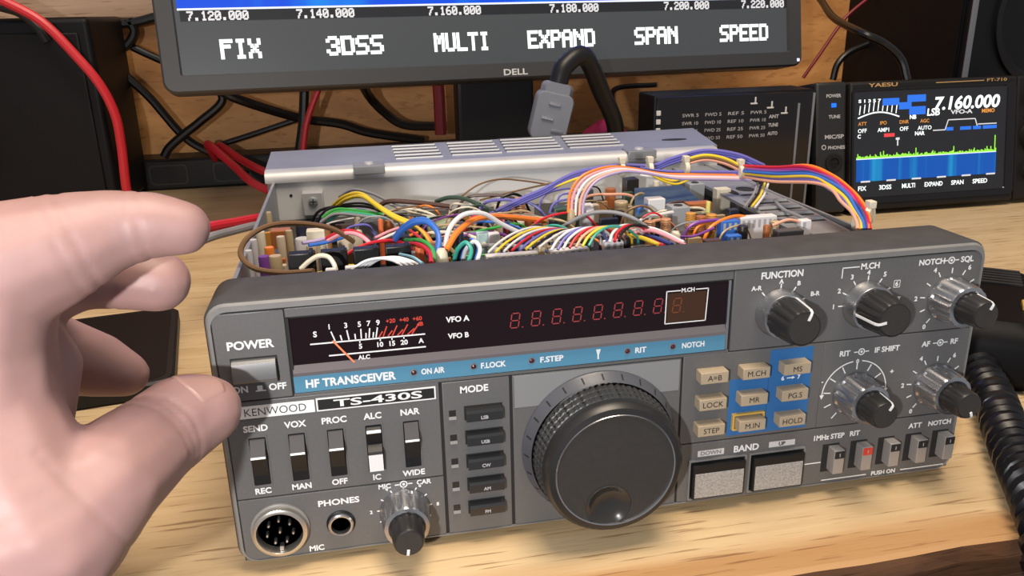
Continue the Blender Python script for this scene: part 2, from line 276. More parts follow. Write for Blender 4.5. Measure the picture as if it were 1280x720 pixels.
# ------------------------ measured points (mm)
WIRES = [
 ('brown',1.1,[(45.7,102.6,82.0),(37.4,96.3,89.9),(25.2,88.2,95.0),(14.1,80.6,96.8),(6.2,74.4,94.1),(3.4,69.8,88.9),(8.1,65.2,84.5),(18.8,58.0,83.9),(30.9,50.0,86.0)]),
 ('cream',0.9,[(26.2,54.3,86.0),(29.4,53.1,88.9),(33.1,51.8,91.1),(36.5,50.7,90.9),(38.3,49.7,88.6),(39.0,48.9,86.0)]),
 ('yellow',1.0,[(35.6,194.7,78.0),(42.0,184.3,84.6),(50.3,172.4,88.3),(57.6,158.5,85.4),(65.3,143.3,82.8),(73.2,128.1,82.0)]),
 ('yellow',1.0,[(36.5,187.6,78.0),(42.8,177.5,84.5),(51.0,165.9,88.1),(58.2,152.3,85.4),(65.7,137.4,82.8),(73.5,122.6,82.0)]),
 ('grey',0.8,[(38.9,216.4,78.0),(47.1,207.8,83.3),(56.8,197.7,82.6),(65.5,187.4,79.9),(78.2,172.7,78.0)]),
 ('green',0.8,[(31.1,159.8,80.0),(38.0,159.5,83.7),(47.6,159.0,82.7),(60.4,158.3,80.0)]),
 ('green',0.8,[(31.6,154.6,80.0),(38.4,154.2,83.6),(48.0,153.7,82.7),(60.6,153.1,80.0)]),
 ('teal',0.8,[(33.5,150.8,80.0),(40.3,150.4,83.6),(49.8,149.9,82.7),(62.3,149.2,80.0)]),
 ('grey',0.8,[(30.5,150.0,80.0),(37.3,149.6,83.6),(46.7,149.1,82.7),(59.2,148.4,80.0)]),
 ('darkbrown',1.3,[(57.9,178.6,78.0),(64.3,177.9,82.0),(78.7,176.6,80.9),(96.1,175.0,78.0)]),
 ('cream',0.6,[(63.6,194.4,78.0),(70.4,180.0,77.3),(79.3,161.0,78.1),(86.8,143.8,80.0)]),
 ('red',0.9,[(34.1,111.2,82.0),(40.3,105.3,86.0),(45.4,100.5,87.2),(49.3,96.3,86.2),(52.3,92.0,84.0)]),
 ('pink',0.9,[(34.8,107.0,82.0),(41.0,101.1,86.0),(46.0,96.4,87.2),(49.9,92.3,86.2),(52.9,88.1,84.0)]),
 ('lilac',0.8,[(24.0,106.0,82.0),(31.3,111.0,81.6),(38.2,115.7,82.0)]),
 ('blue',0.8,[(26.9,101.3,82.0),(34.1,106.1,81.6),(41.0,110.7,82.0)]),
 ('blue',1.1,[(63.0,97.0,84.0),(66.4,91.5,89.4),(70.8,85.7,93.6),(75.7,80.1,94.9),(78.8,74.4,92.4),(79.1,69.4,89.1),(77.4,64.4,86.0)]),
 ('blue',1.1,[(63.1,93.0,84.0),(66.4,87.6,89.3),(70.8,81.9,93.5),(75.6,76.4,94.8),(78.8,70.8,92.4),(79.0,65.9,89.1),(77.4,61.0,86.0)]),
 ('pink',0.7,[(54.7,105.5,82.0),(61.0,114.4,82.2),(66.1,120.9,82.0)]),
 ('white',0.7,[(55.5,99.9,82.0),(61.8,108.5,82.2),(66.8,114.8,82.0)]),
 ('orange',0.7,[(62.4,95.4,82.0),(68.8,103.7,82.2),(73.9,109.9,82.0)]),
 ('orange',0.7,[(74.2,121.6,82.0),(76.4,105.2,83.4),(77.5,87.9,84.3),(77.4,70.4,85.0)]),
 ('red',0.7,[(70.7,115.2,82.0),(73.1,99.2,83.4),(74.3,82.4,84.3),(74.3,65.3,85.0)]),
 ('yellow',0.7,[(73.0,125.0,82.0),(75.3,108.3,83.4),(76.4,90.8,84.3),(76.4,73.0,85.0)]),
 ('white',1.0,[(81.2,69.3,86.0),(84.6,73.7,92.9),(90.8,77.5,96.8),(99.3,81.5,95.7),(107.7,85.9,89.6),(118.0,90.9,83.0)]),
 ('orange',1.3,[(80.7,60.0,87.0),(87.7,73.3,91.1),(97.6,86.2,92.6),(112.5,101.9,88.6),(135.0,123.5,80.0)]),
 ('green',0.9,[(67.4,91.8,84.0),(72.7,73.7,88.1),(75.4,58.9,88.7),(74.8,47.0,88.0)]),
 ('red',0.9,[(66.0,85.7,84.0),(71.3,68.1,88.1),(74.0,53.7,88.6),(73.4,42.2,88.0)]),
 ('blue',0.8,[(84.2,43.4,88.0),(85.6,41.1,93.4),(88.3,39.3,96.5),(90.0,37.6,93.8),(88.0,34.9,89.0)]),
 ('black',0.8,[(82.9,42.7,88.0),(84.3,40.4,93.4),(87.1,38.6,96.4),(88.8,36.9,93.8),(86.7,34.2,89.0)]),
 ('white',0.8,[(84.8,41.2,88.0),(86.1,38.9,93.4),(88.9,37.1,96.4),(90.6,35.4,93.8),(88.5,32.7,89.0)]),
 ('teal',0.8,[(81.5,41.0,88.0),(82.9,38.7,93.4),(85.7,36.9,96.4),(87.4,35.3,93.7),(85.3,32.6,89.0)]),
 ('brown',0.5,[(103.2,193.0,78.0),(115.1,196.8,84.1),(127.9,200.3,85.8),(142.4,204.1,83.3),(155.8,207.5,80.0)]),
 ('brown',0.5,[(114.0,185.6,78.0),(133.8,195.9,79.1),(149.2,203.6,79.8),(159.9,208.7,80.0)]),
 ('darkgreen',1.2,[(91.2,197.5,76.0),(97.3,191.1,79.2),(104.9,182.9,80.0),(112.2,174.2,78.0)]),
 ('darkgreen',0.5,[(102.4,165.6,78.0),(110.3,161.6,80.9),(117.8,157.5,78.0)]),
 ('violet',1.0,[(115.7,165.0,74.7),(132.0,165.0,81.7),(144.8,165.0,86.4),(162.1,165.0,93.9),(183.9,165.0,96.5),(203.9,165.0,95.4),(215.0,165.0,98.6),(233.0,165.0,101.9),(252.5,165.0,98.7),(268.6,165.0,91.8)]),
 ('blueviolet',1.0,[(115.6,165.0,73.3),(131.9,165.0,80.4),(144.8,165.0,85.1),(162.1,165.0,92.5),(183.9,165.0,95.1),(204.0,165.0,94.0),(215.1,165.0,97.2),(233.1,165.0,100.5),(252.6,165.0,97.4),(268.7,165.0,90.3)]),
 ('violet',1.0,[(115.2,165.0,72.2),(131.5,165.0,79.2),(144.4,165.0,83.9),(161.7,165.0,91.4),(183.5,165.0,93.9),(203.6,165.0,92.8),(214.7,165.0,96.0),(232.7,165.0,99.4),(252.3,165.0,96.2),(268.3,165.0,89.1)]),
 ('yellow',0.7,[(147.9,165.0,86.3),(163.8,163.4,91.5),(180.7,161.8,94.7),(200.8,160.0,93.4)]),
 ('pink',0.7,[(146.8,118.0,83.6),(148.9,121.3,92.4),(155.6,124.6,99.3),(168.7,128.8,102.0),(181.3,132.4,100.3),(200.0,137.7,95.5),(219.4,142.9,93.0),(247.3,150.0,89.6)]),
 ('white',0.7,[(148.8,118.0,82.9),(150.8,121.3,91.7),(157.6,124.6,98.6),(170.7,128.8,101.3),(183.4,132.4,99.6),(202.2,137.7,94.8),(221.6,142.9,92.2),(249.6,150.0,88.8)]),
 ('salmon',0.7,[(150.7,118.0,82.2),(152.8,121.3,91.0),(159.6,124.6,97.9),(172.8,128.8,100.7),(185.4,132.4,98.9),(204.3,137.7,94.0),(223.8,142.9,91.5),(251.9,150.0,88.1)]),
 ('orange',0.7,[(145.3,118.0,84.5),(147.3,121.3,93.2),(154.0,124.6,100.2),(167.1,128.8,102.9),(179.7,132.4,101.2),(198.3,137.7,96.4),(217.6,142.9,93.9),(245.4,150.0,90.6)]),
 ('lilac',0.7,[(152.3,118.0,81.7),(154.3,121.3,90.5),(161.2,124.6,97.5),(174.4,128.8,100.2),(187.1,132.4,98.4),(206.0,137.7,93.5),(225.6,142.9,91.0),(253.8,150.0,87.5)]),
 ('violet',0.8,[(192.5,152.0,97.0),(205.4,151.5,94.7),(222.8,150.9,93.4),(247.1,150.0,92.2)]),
 ('blueviolet',0.8,[(192.5,152.0,96.0),(205.5,151.5,93.7),(222.9,150.9,92.3),(247.2,150.0,91.1)]),
 ('white',0.8,[(192.6,152.0,93.3),(205.6,151.5,90.9),(223.0,150.9,89.6),(247.4,150.0,88.3)]),
 ('yellow',0.8,[(216.3,155.0,98.9),(227.8,153.2,101.5),(238.3,151.5,99.6),(247.8,150.0,95.1)]),
 ('brown',0.8,[(216.4,155.0,97.7),(227.9,153.2,100.3),(238.4,151.5,98.3),(247.9,150.0,93.8)]),
 ('salmon',0.8,[(216.4,155.0,96.4),(227.9,153.2,99.0),(238.5,151.5,97.0),(248.0,150.0,92.6)]),
 ('yellow',0.6,[(197.0,150.0,95.0),(203.2,150.0,91.8),(210.3,150.0,89.7),(217.3,150.0,91.4)]),
 ('yellow',0.6,[(198.4,150.0,93.3),(204.6,150.0,90.0),(211.7,150.0,87.9),(218.7,150.0,89.6)]),
 ('red',0.75,[(247.3,150.9,95.4),(254.5,128.3,98.1),(259.0,108.8,101.6),(261.5,91.6,100.3),(261.9,76.2,97.3),(260.1,63.9,93.6),(257.4,53.6,90.2),(253.3,44.9,87.1)]),
 ('orange',0.75,[(247.5,151.2,94.8),(254.7,129.6,97.5),(260.0,107.2,102.3),(262.5,90.3,100.7),(262.7,76.6,97.6),(261.3,64.2,94.0),(258.4,54.3,90.5),(252.9,45.2,87.1)]),
 ('magenta',0.75,[(247.7,151.6,94.1),(254.7,128.5,97.1),(259.2,108.0,100.4),(261.5,90.2,99.6),(261.4,75.4,96.6),(259.2,63.9,92.9),(256.3,53.5,89.7),(252.7,45.6,87.0)]),
 ('purple',0.75,[(247.0,150.1,93.9),(253.6,127.1,96.4),(258.3,104.1,99.7),(260.3,87.4,99.8),(259.5,73.9,96.5),(257.5,61.9,93.2),(254.4,51.9,90.0),(251.0,44.1,87.5)]),
 ('navy',0.75,[(246.7,149.3,93.5),(253.0,126.8,95.7),(257.6,103.0,100.0),(259.3,86.6,99.1),(258.4,72.9,95.9),(257.3,61.5,93.5),(254.6,52.0,90.7),(249.9,43.3,87.8)]),
 ('blue',0.75,[(246.5,149.0,93.0),(253.0,124.8,95.5),(257.2,101.3,99.4),(258.5,85.4,98.7),(258.2,71.7,96.5),(255.2,59.4,92.8),(252.3,49.8,90.1),(249.1,43.0,87.9)]),
 ('green',0.75,[(247.6,151.0,92.1),(253.9,126.1,94.1),(258.1,101.0,98.1),(259.0,85.7,97.1),(258.6,73.0,95.2),(256.1,61.2,92.0),(253.9,53.2,89.9),(249.9,45.0,87.4)]),
 ('yellow',0.75,[(246.9,149.6,91.8),(252.9,126.0,94.0),(257.2,98.6,98.8),(257.9,84.7,97.5),(257.1,71.5,95.2),(254.7,60.0,92.2),(252.5,51.0,90.1),(248.4,43.6,87.8)]),
 ('white',0.75,[(248.0,151.7,90.8),(254.1,126.5,92.9),(258.0,99.9,97.5),(258.7,85.0,96.7),(257.7,73.1,94.4),(255.6,61.0,91.7),(252.2,51.5,88.9),(249.2,45.7,87.2)]),
 ('violet',0.75,[(247.8,151.1,90.4),(253.4,126.3,92.3),(257.2,97.7,97.4),(257.4,82.5,95.8),(256.7,71.1,94.4),(253.8,60.2,91.4),(251.6,52.6,89.5),(248.2,45.1,87.5)]),
 ('salmon',0.75,[(247.2,150.0,90.1),(252.5,125.3,91.6),(256.3,95.0,96.6),(256.7,80.8,96.4),(254.6,69.4,93.6),(252.8,58.2,91.6),(249.8,49.4,89.3),(246.8,44.0,87.9)]),
 ('black',0.6,[(254.5,140.0,87.7),(246.2,127.6,85.0),(233.8,112.0,83.1)]),
 ('yellow',0.6,[(256.3,140.0,87.6),(247.9,127.6,84.8),(235.4,112.0,83.0)]),
 ('grey',0.6,[(252.3,140.0,87.9),(244.0,127.6,85.1),(231.7,112.0,83.2)]),
 ('white',0.6,[(258.2,140.0,87.1),(249.7,127.6,84.3),(237.1,112.0,82.5)]),
 ('grey',0.8,[(254.5,125.5,82.0),(250.1,107.9,81.4),(244.5,81.8,84.0)]),
 ('salmon',0.7,[(224.8,72.5,84.0),(232.6,73.3,85.8),(240.0,74.0,84.0)]),
 ('white',0.5,[(94.8,44.0,89.8),(100.6,52.4,91.1),(108.9,62.6,91.7),(119.2,73.5,90.5),(130.8,85.0,85.7)]),
 ('yellow',0.5,[(97.8,44.0,89.9),(103.7,52.3,91.1),(112.2,62.5,91.6),(122.5,73.4,90.1),(134.3,85.0,85.1)]),
 ('white',0.5,[(100.9,44.0,89.9),(106.8,52.2,91.1),(115.4,62.5,91.5),(125.9,73.3,89.7),(137.9,85.0,84.4)]),
 ('red',0.5,[(103.9,44.0,90.0),(109.9,52.2,91.0),(118.6,62.4,91.4),(129.2,73.2,89.2),(141.5,85.0,83.7)]),
 ('violet',0.5,[(107.0,44.0,90.1),(113.1,52.1,91.0),(121.9,62.3,91.3),(132.6,73.1,88.8),(145.0,85.0,83.0)]),
 ('yellow',0.5,[(109.4,44.0,90.2),(115.6,52.0,91.1),(124.5,62.2,91.3),(135.3,73.0,88.4),(147.9,85.0,82.4)]),
 ('black',0.5,[(111.9,44.0,90.3),(118.1,51.9,91.1),(127.1,62.1,91.3),(138.1,72.9,88.1),(150.8,85.0,81.7)]),
 ('white',0.5,[(114.4,44.0,90.5),(120.6,51.8,91.1),(129.7,62.0,91.2),(140.8,72.8,87.7),(153.7,85.0,81.1)]),
 ('white',0.55,[(118.5,42.0,89.5),(122.2,45.6,92.6),(128.7,50.0,94.7),(136.4,54.3,93.4),(142.1,58.0,88.8),(143.4,60.0,85.2)]),
 ('violet',0.55,[(121.0,42.0,89.6),(124.7,45.6,92.7),(131.3,50.0,94.8),(139.0,54.3,93.2),(144.8,58.0,88.6),(146.1,60.0,85.0)]),
 ('white',0.55,[(123.1,42.0,89.7),(126.9,45.6,92.9),(133.5,50.0,94.8),(141.2,54.3,93.1),(147.1,58.0,88.4),(148.5,60.0,84.8)]),
 ('red',0.55,[(125.6,42.0,89.9),(129.4,45.6,93.0),(136.0,50.0,94.8),(143.9,54.3,92.9),(149.8,58.0,88.2),(151.2,60.0,84.6)]),
 ('salmon',0.55,[(128.1,42.0,90.0),(131.9,45.6,93.1),(138.6,49.9,94.8),(146.5,54.3,92.7),(152.5,58.0,88.0),(153.9,60.0,84.4)]),
 ('yellow',0.55,[(130.6,42.0,90.1),(134.5,45.6,93.2),(141.2,49.9,94.8),(149.1,54.3,92.5),(155.2,58.0,87.9),(156.6,60.0,84.2)]),
 ('teal',0.55,[(133.1,42.0,90.2),(137.0,45.6,93.4),(143.7,49.9,94.9),(151.8,54.3,92.4),(157.9,58.0,87.7),(159.4,60.0,84.0)]),
 ('white',0.6,[(142.3,45.0,90.0),(145.0,49.5,92.4),(150.6,54.9,93.6),(159.0,61.4,90.7),(163.5,66.0,85.8)]),
 ('red',0.6,[(144.2,45.0,90.2),(146.8,49.3,92.4),(152.6,54.7,93.5),(161.0,61.3,90.6),(165.6,66.0,85.7)]),
 ('black',0.6,[(146.1,45.0,90.3),(148.7,49.0,92.3),(154.5,54.5,93.4),(163.0,61.3,90.5),(167.7,66.0,85.5)]),
 ('teal',0.7,[(124.7,92.1,84.0),(130.2,88.4,86.7),(134.8,85.4,86.1),(138.0,82.8,84.0)]),
 ('grey',0.9,[(138.1,102.1,82.0),(148.1,97.1,88.4),(157.6,93.0,89.8),(165.6,89.3,88.0),(172.2,85.9,84.0)]),
 ('white',0.8,[(161.0,72.7,86.0),(164.7,64.0,89.3),(168.2,55.1,89.3),(171.8,43.0,88.0)]),
 ('pink',0.8,[(160.3,68.8,86.0),(164.1,60.3,89.3),(167.5,51.5,89.3),(171.0,39.7,88.0)]),
 ('darkgreen',0.9,[(154.7,77.0,85.0),(162.6,82.7,86.5),(172.5,88.7,84.0)]),
 ('navy',0.9,[(163.9,65.2,86.0),(164.8,53.2,87.7),(165.1,38.8,89.0)]),
 ('red',0.9,[(159.9,63.7,86.0),(161.0,51.8,87.7),(161.4,37.5,89.0)]),
 ('yellow',0.9,[(158.6,66.7,86.0),(159.7,54.6,87.7),(160.2,40.2,89.0)]),
 ('purple',0.6,[(176.2,59.2,86.0),(186.2,66.3,83.8),(199.0,75.5,84.0)]),
 ('white',0.55,[(44.9,41.8,88.0),(49.6,41.3,90.8),(54.8,40.8,91.7),(59.8,40.3,90.6),(63.0,39.9,88.0)]),
 ('white',0.55,[(46.6,42.3,88.0),(51.3,41.8,90.8),(56.8,41.3,91.6),(61.8,40.8,90.3),(64.8,40.4,88.0)]),
 ('white',0.55,[(48.3,42.8,88.0),(53.0,42.3,90.8),(58.8,41.8,91.4),(63.8,41.3,89.9),(66.6,40.9,88.0)]),
 ('white',0.55,[(50.0,43.4,88.0),(54.8,42.9,90.8),(60.8,42.3,91.2),(65.9,41.8,89.6),(68.4,41.5,88.0)]),
 ('lightblue',0.7,[(63.3,63.7,86.0),(67.5,52.1,87.7),(70.2,42.0,88.0)]),
 ('black',0.7,[(126.8,41.6,88.0),(118.2,27.7,90.2),(112.6,16.7,91.0)]),
]
CABLES = {
 'a':('black',4.5,[(-188.4,690.0,145.9),(-181.7,690.0,125.7),(-157.3,690.0,96.4),(-130.3,690.0,55.8),(-107.3,690.0,37.4),(-65.6,690.0,14.9)]),
 'b':('black',4.5,[(-92.5,675.0,113.2),(-82.4,675.0,92.3),(-107.8,675.0,71.0),(-124.8,675.0,59.2),(-142.0,675.0,45.7),(-149.1,675.0,35.9)]),
 'c':('black',5,[(-85.0,660.0,106.0),(-62.8,660.0,93.0),(-8.4,690.0,69.0),(36.5,690.0,60.1),(68.1,690.0,48.9),(128.4,690.0,36.9)]),
 'd':('black',3,[(-104.3,700.0,40.0),(-81.6,700.0,45.9),(-62.3,700.0,51.1),(-33.1,700.0,59.4),(-9.2,700.0,66.2)]),
 'e':('black',5,[(5.7,640.0,112.2),(0.1,640.0,72.0),(-7.3,640.0,39.1)]),
 'f':('black',5,[(64.0,500.0,160.4),(60.9,560.0,123.4),(68.5,640.0,95.4),(84.5,660.0,74.4),(106.0,660.0,59.7),(143.3,650.0,57.5)]),
 'g':('darkred',6,[(138.0,600.0,114.4),(138.5,600.0,90.6),(138.4,600.0,55.9)]),
 'h':('black',5,[(-192.4,700.0,168.5),(-176.7,700.0,170.5),(-161.0,700.0,171.7),(-136.6,700.0,177.5)]),
 'h2':('black',5,[(-168.2,700.0,175.0),(-164.0,700.0,162.3),(-174.0,700.0,149.1),(-191.1,700.0,144.7)]),
 'h3':('black',4,[(-173.5,705.0,149.7),(-160.5,705.0,142.1),(-140.5,705.0,131.7)]),
 'i':('red',4.2,[(-242.1,560.0,195.3),(-230.6,560.0,190.6),(-205.6,560.0,173.9),(-184.3,560.0,146.0),(-168.4,560.0,120.0),(-160.7,562.0,92.7),(-161.2,566.0,62.5),(-164.3,570.0,23.6),(-162.3,574.0,1.5)]),
 'j':('black',4.2,[(-248.4,575.0,191.8),(-241.6,575.0,187.8),(-226.8,575.0,182.2),(-215.0,575.0,169.9),(-208.8,575.0,157.6)]),
 'k':('red',4,[(-100.2,692.0,28.0),(-97.2,640.0,52.0),(-69.3,600.0,35.1),(-44.2,560.0,21.4),(-2.200000000000003,544.0,8.0),(37.8,544.0,1.2)]),
 'k2':('red',4,[(-92.5,692.0,28.0),(-89.5,660.0,47.0),(-64.3,625.0,36.3),(-37.0,590.0,27.9),(5.0,590.0,8.0),(45.0,604.0,1.2)]),
 'er':('red',3.2,[(18.9,625.0,103.4),(9.0,625.0,83.1),(2.5,625.0,65.6),(-3.6,625.0,37.1)]),
 'm':('black',3.5,[(560.0,640.0,196.4),(553.6,600.0,179.1),(521.2,520.0,162.1),(499.0,440.0,150.7),(517.2,430.0,140.9),(532.3,425.0,127.1),(537.7,420.0,109.3)]),
 'n':('darkred',2,[(680.9,700.0,183.9),(653.5,700.0,163.3),(639.5,700.0,147.0),(619.3,700.0,117.5),(599.7,700.0,89.7)]),
 'o':('black',4,[(690.4,700.0,129.7),(659.2,700.0,118.3),(644.5,700.0,104.4),(640.2,700.0,85.4)]),
 'q':('black',3,[(362.7,715.0,46.9),(359.2,715.0,70.8),(365.9,715.0,84.7),(414.4,715.0,86.6)]),
 'w1':('red',3.2,[(-48.5,250.0,55.7),(-38.5,262.0,55.0),(-29.2,275.0,53.1),(-12.5,300.0,49.6),(4.0,314.0,45.6)]),
 'w2':('grey',2.6,[(-50.2,230.0,51.1),(-37.4,240.0,53.7),(-29.8,262.0,50.8),(-14.4,290.0,47.3),(4.0,304.0,43.3)]),
}
HAND = {
 'thumb':[(1.8,-23.0,69.5,10.41),(-4.1,-25.3,68.9,12.74),(-10.5,-34.3,67.4,13.09),(-18.3,-54.3,67.5,14.81),(-30.3,-62.9,60.8,19.64),(-48.4,-65.4,59.1,23.67)],
 'index':[(6.9,-40.7,126.8,6.94),(0.3,-41.1,128.2,8.21),(-9.5,-41.6,127.6,10.02),(-20.5,-44.8,124.6,13.32),(-35.5,-47.7,120.4,16.66)],
 'middle':[(-5.6,-19.2,107.4,8.66),(-14.5,-17.7,109.9,10.13),(-24.9,-18.1,112.4,11.27),(-39.4,-22.1,111.6,14.88)],
 'ring':[(-24.1,0.4,73.0,7.02),(-33.3,1.4,77.2,10.33),(-43.7,-1.0,83.0,12.18),(-49.2,-11.1,91.4,13.73)],
 'pinky':[(-58.7,21.9,66.6,6.7),(-65.9,18.6,71.6,9.07),(-72.1,9.4,79.0,12.01)],
 'palm':[(-35.5,-47.7,120.4,16.66),(-40.4,-48.0,104.4,17.02),(-40.9,-51.6,87.6,17.2),(-36.6,-57.4,73.4,18.7),(-30.3,-62.9,60.8,19.64)],
 'palm2':[(-40.2,-20.0,111.0,14.61),(-45.7,-24.4,95.3,14.61),(-52.6,-38.2,73.2,22.19),(-48.4,-65.4,59.1,23.67)],
 'arm':[(-52.7,-37.5,90.7,29.53),(-79.1,-37.5,76.3,26.57),(-104.3,-41.2,64.2,25.08),(-144.1,-47.8,42.0,29.92)],
}
COMPONENTS = [
 ('cap','capacitor',(11.4,94.0,80.0),(3.2,9),'orange',0),
 ('cap','capacitor',(10.2,82.7,80.0),(3.6,8),'purple',0),
 ('cap','capacitor',(15.2,76.9,82.0),(4,7),'tan',0),
 ('cap','capacitor',(14.8,110.6,80.0),(3,9),'beige',0),
 ('cap','capacitor',(17.0,128.3,78.0),(2.6,9),'tan',0),
 ('cap','capacitor',(22.2,138.5,78.0),(4.5,9),'navyblack',0),
 ('cap','capacitor',(3.6,108.4,80.0),(2.6,9),'silver',0),
 ('cap','capacitor',(3.4,91.4,80.0),(2.4,9),'silver',0),
 ('cap','capacitor',(4.9,124.1,80.0),(3.4,8),'cream',0),
 ('cap','capacitor',(3.1,177.6,76.0),(3.5,9),'tan',0),
 ('box','terminal',(29.1,123.0,80.0),(8,6,7),'cream',0),
 ('box','terminal',(41.5,114.0,80.0),(6,5,5),'beige',0),
 ('box','relay',(12.4,139.9,76.0),(9,7,9),'rust',0),
 ('box','connector_block',(26.2,65.9,86.0),(10,5,6.5),'black',0),
 ('box','connector_block',(38.3,66.0,86.0),(10,5,6.5),'black',0),
 ('box','connector_block',(50.5,66.0,86.0),(10,5,6.5),'black',0),
 ('box','connector_block',(62.8,66.1,86.0),(10,5,6.5),'black',0),
 ('box','plug_housing',(37.3,46.3,86.0),(4,2.5,3.5),'white',0),
 ('box','plug_housing',(44.8,47.3,86.0),(5,3,3.5),'white',0),
 ('cap','capacitor',(58.4,129.5,80.0),(1.9,9),'redorange',0),
 ('cap','capacitor',(48.3,149.9,78.0),(3,8),'beige',0),
 ('box','relay',(53.5,145.1,78.0),(10,6,6),'darkgrey',0),
 ('box','terminal',(66.1,99.6,82.0),(7,5,4),'black',0),
 ('nut','wire_nut',(78.6,55.1,86.0),(2.8,7),'cream',0),
 ('box','terminal',(85.4,141.8,79.0),(9,5,4),'palegreen',0),
 ('box','terminal',(100.8,93.7,81.0),(6,5,7),'paleteal',0),
 ('box','terminal',(104.8,90.0,81.0),(5,4,8),'white',0),
 ('cap','capacitor',(115.7,104.6,80.0),(3,6),'darkgrey',0),
 ('box','pin_header',(105.9,54.6,84.0),(21,4,3.6),'white',0),
 ('box','pin_header',(128.8,55.1,84.0),(16,4,3.8),'white',0),
 ('box','pin_header',(148.3,59.3,84.0),(8,4,5),'white',0),
 ('box','latch',(117.2,53.7,85.0),(2.4,4.5,6),'tan',0),
 ('coil','coil',(134.3,176.7,76.0),(3,8),'copper',0),
 ('coil','coil',(128.0,167.0,76.0),(3,6),'copper',0),
 ('cap','capacitor',(139.0,120.7,80.0),(4,8),'darkgrey',0),
 ('cap','capacitor',(157.6,126.9,80.0),(5,7),'silver',0),
 ('box','terminal',(152.0,151.2,78.0),(12,8,3),'darkgreen',0),
 ('nut','wire_nut',(146.9,118.2,82.0),(2.2,8),'tan',0),
 ('box','relay',(160.6,139.9,80.0),(6,5,6),'white',0),
 ('box','relay',(195.3,137.1,80.0),(9,7,9),'white',0),
 ('box','shield_can',(207.0,207.4,76.0),(8,8,9),'nearblack',0),
 ('can','shield_can',(200.0,118.0,80.0),(9,9,9),'silvergrey',0),
 ('can','shield_can',(237.2,184.2,76.0),(9,8,9),'silvergrey',0),
 ('coil','coil',(175.8,91.4,82.0),(2.6,6),'copper',0),
 ('coil','coil',(184.2,93.5,82.0),(2.4,6),'copper',0),
 ('nut','wire_nut',(175.4,60.6,85.0),(2.6,6),'cream',0),
 ('coil','coil',(199.3,101.0,81.0),(2.4,8),'amber',0),
 ('coil','coil',(201.4,94.2,81.0),(2.4,8),'rust',0),
 ('coil','coil',(207.2,95.6,81.0),(2.4,8),'amber',0),
 ('cap','capacitor',(216.2,119.4,81.0),(1.8,8),'yellowpale',0),
 ('box','relay',(216.6,132.4,78.0),(13,6,8),'rust',0),
 ('box','relay',(243.4,162.2,77.0),(8,6,9),'cream',0),
 ('box','plug_housing',(210.7,85.6,81.0),(9,5,7),'blue',0),
 ('box','plug_housing',(197.3,53.2,84.0),(6,3.5,6),'blue',0),
 ('box','plug_housing',(227.0,91.0,80.0),(18,5,8),'white',0),
 ('cap','capacitor',(210.1,70.4,82.0),(3.6,7),'nearblack',0),
 ('box','terminal',(226.6,61.9,83.0),(12,5,4),'darkgrey',0),
 ('box','plug_housing',(240.6,73.5,83.0),(5,4,5),'white',0),
 ('cap','capacitor',(219.2,66.7,83.0),(2.4,6),'rust',0),
 ('coil','coil',(228.3,76.6,82.0),(2,6),'tan',0),
 ('box','terminal',(175.5,39.9,86.0),(9,3,3),'tan',0),
 ('box','terminal',(186.2,48.9,85.0),(7,4,4),'darkbrown',0),
 ('box','terminal',(163.7,43.1,86.0),(10,4,3),'nearblack',0),
 ('cap','capacitor',(154.0,60.2,84.0),(3.5,7),'nearblack',0),
 ('cap','capacitor',(172.7,49.0,85.0),(2.6,5),'silver',0),
 ('cap','capacitor',(128.5,129.5,79.0),(3,7),'rust',0),
 ('cap','capacitor',(106.7,139.8,78.0),(3.5,7),'nearblack',0),
 ('cap','capacitor',(90.6,92.8,82.0),(2.8,7),'navyblack',0),
 ('cap','capacitor',(71.4,68.5,84.0),(3,6),'redorange',0),
 ('cap','capacitor',(216.4,190.1,77.0),(3,9),'cream',0),
 ('cap','capacitor',(226.5,196.4,77.0),(3,8),'beige',0),
]
TIES = [(185.3,160.0,95.6),(198.8,155.0,96.1),(217.4,152.0,96.0),(247.0,150.0,93.0),(258.7,62.0,86.7),(261.3,58.0,89.9)]
# ---------------------------------------------------------------- setting: wall, plank, floor, desk
DZ = -3.0                                       # height of the desk top, in mm
b = MB(); b.box(-1300, 1500, 742, 762, -760, 900, M_ply); struct(b.build('wall_back'))
b = MB(); b.box(-1300, 160, 718, 741.9, 176, 330, M_plank, 2); struct(b.build('trim_1'))
b = MB(); b.box(-1300, 1500, -900, 742, -780, -760, M_floor); struct(b.build('floor'))
desk = thing('wooden_desk', 'thick wooden desk slab with rough dark front edge under all the radios', 'desk', (0, 0, DZ))
b = MB()
N = 90; rows = []
rnd = random.Random(3)
for k in range(N+1):
    x = -700+1700*k/N; j = 1.2*math.sin(k*0.9)+0.8*math.sin(k*2.3)
    rows.append([(x, 738, 0), (x, -38.5+j*.4, 0), (x, -40+j*.5, -1.2), (x, -41+j+rnd.uniform(-.6, .6), -8), (x, -39+j+rnd.uniform(-.8, .8), -15), (x, -36+j, -20), (x, -36, -32), (x, 738, -32)])
b.rings(rows, M_desk, False)
mi = b.mi(M_edge); b.bm.faces.ensure_lookup_table()
for f in b.bm.faces:
    c = f.calc_center_median()
    if c.y < -30 and c.z < -0.8: f.material_index = mi
b.build('desk_top', desk)
for x in (-640, 940):
    for y in (60, 700):
        b = MB(); b.box(x-30, x+30, y-30, y+30, -757, -32, M_edge, 3); b.build('leg', desk)

# ---------------------------------------------------------------- the opened transceiver
rad = thing('radio_transceiver', 'grey radio transceiver in the foreground with its cover off and many coloured wires showing', 'radio')
W_, H_ = 270.0, 93.5
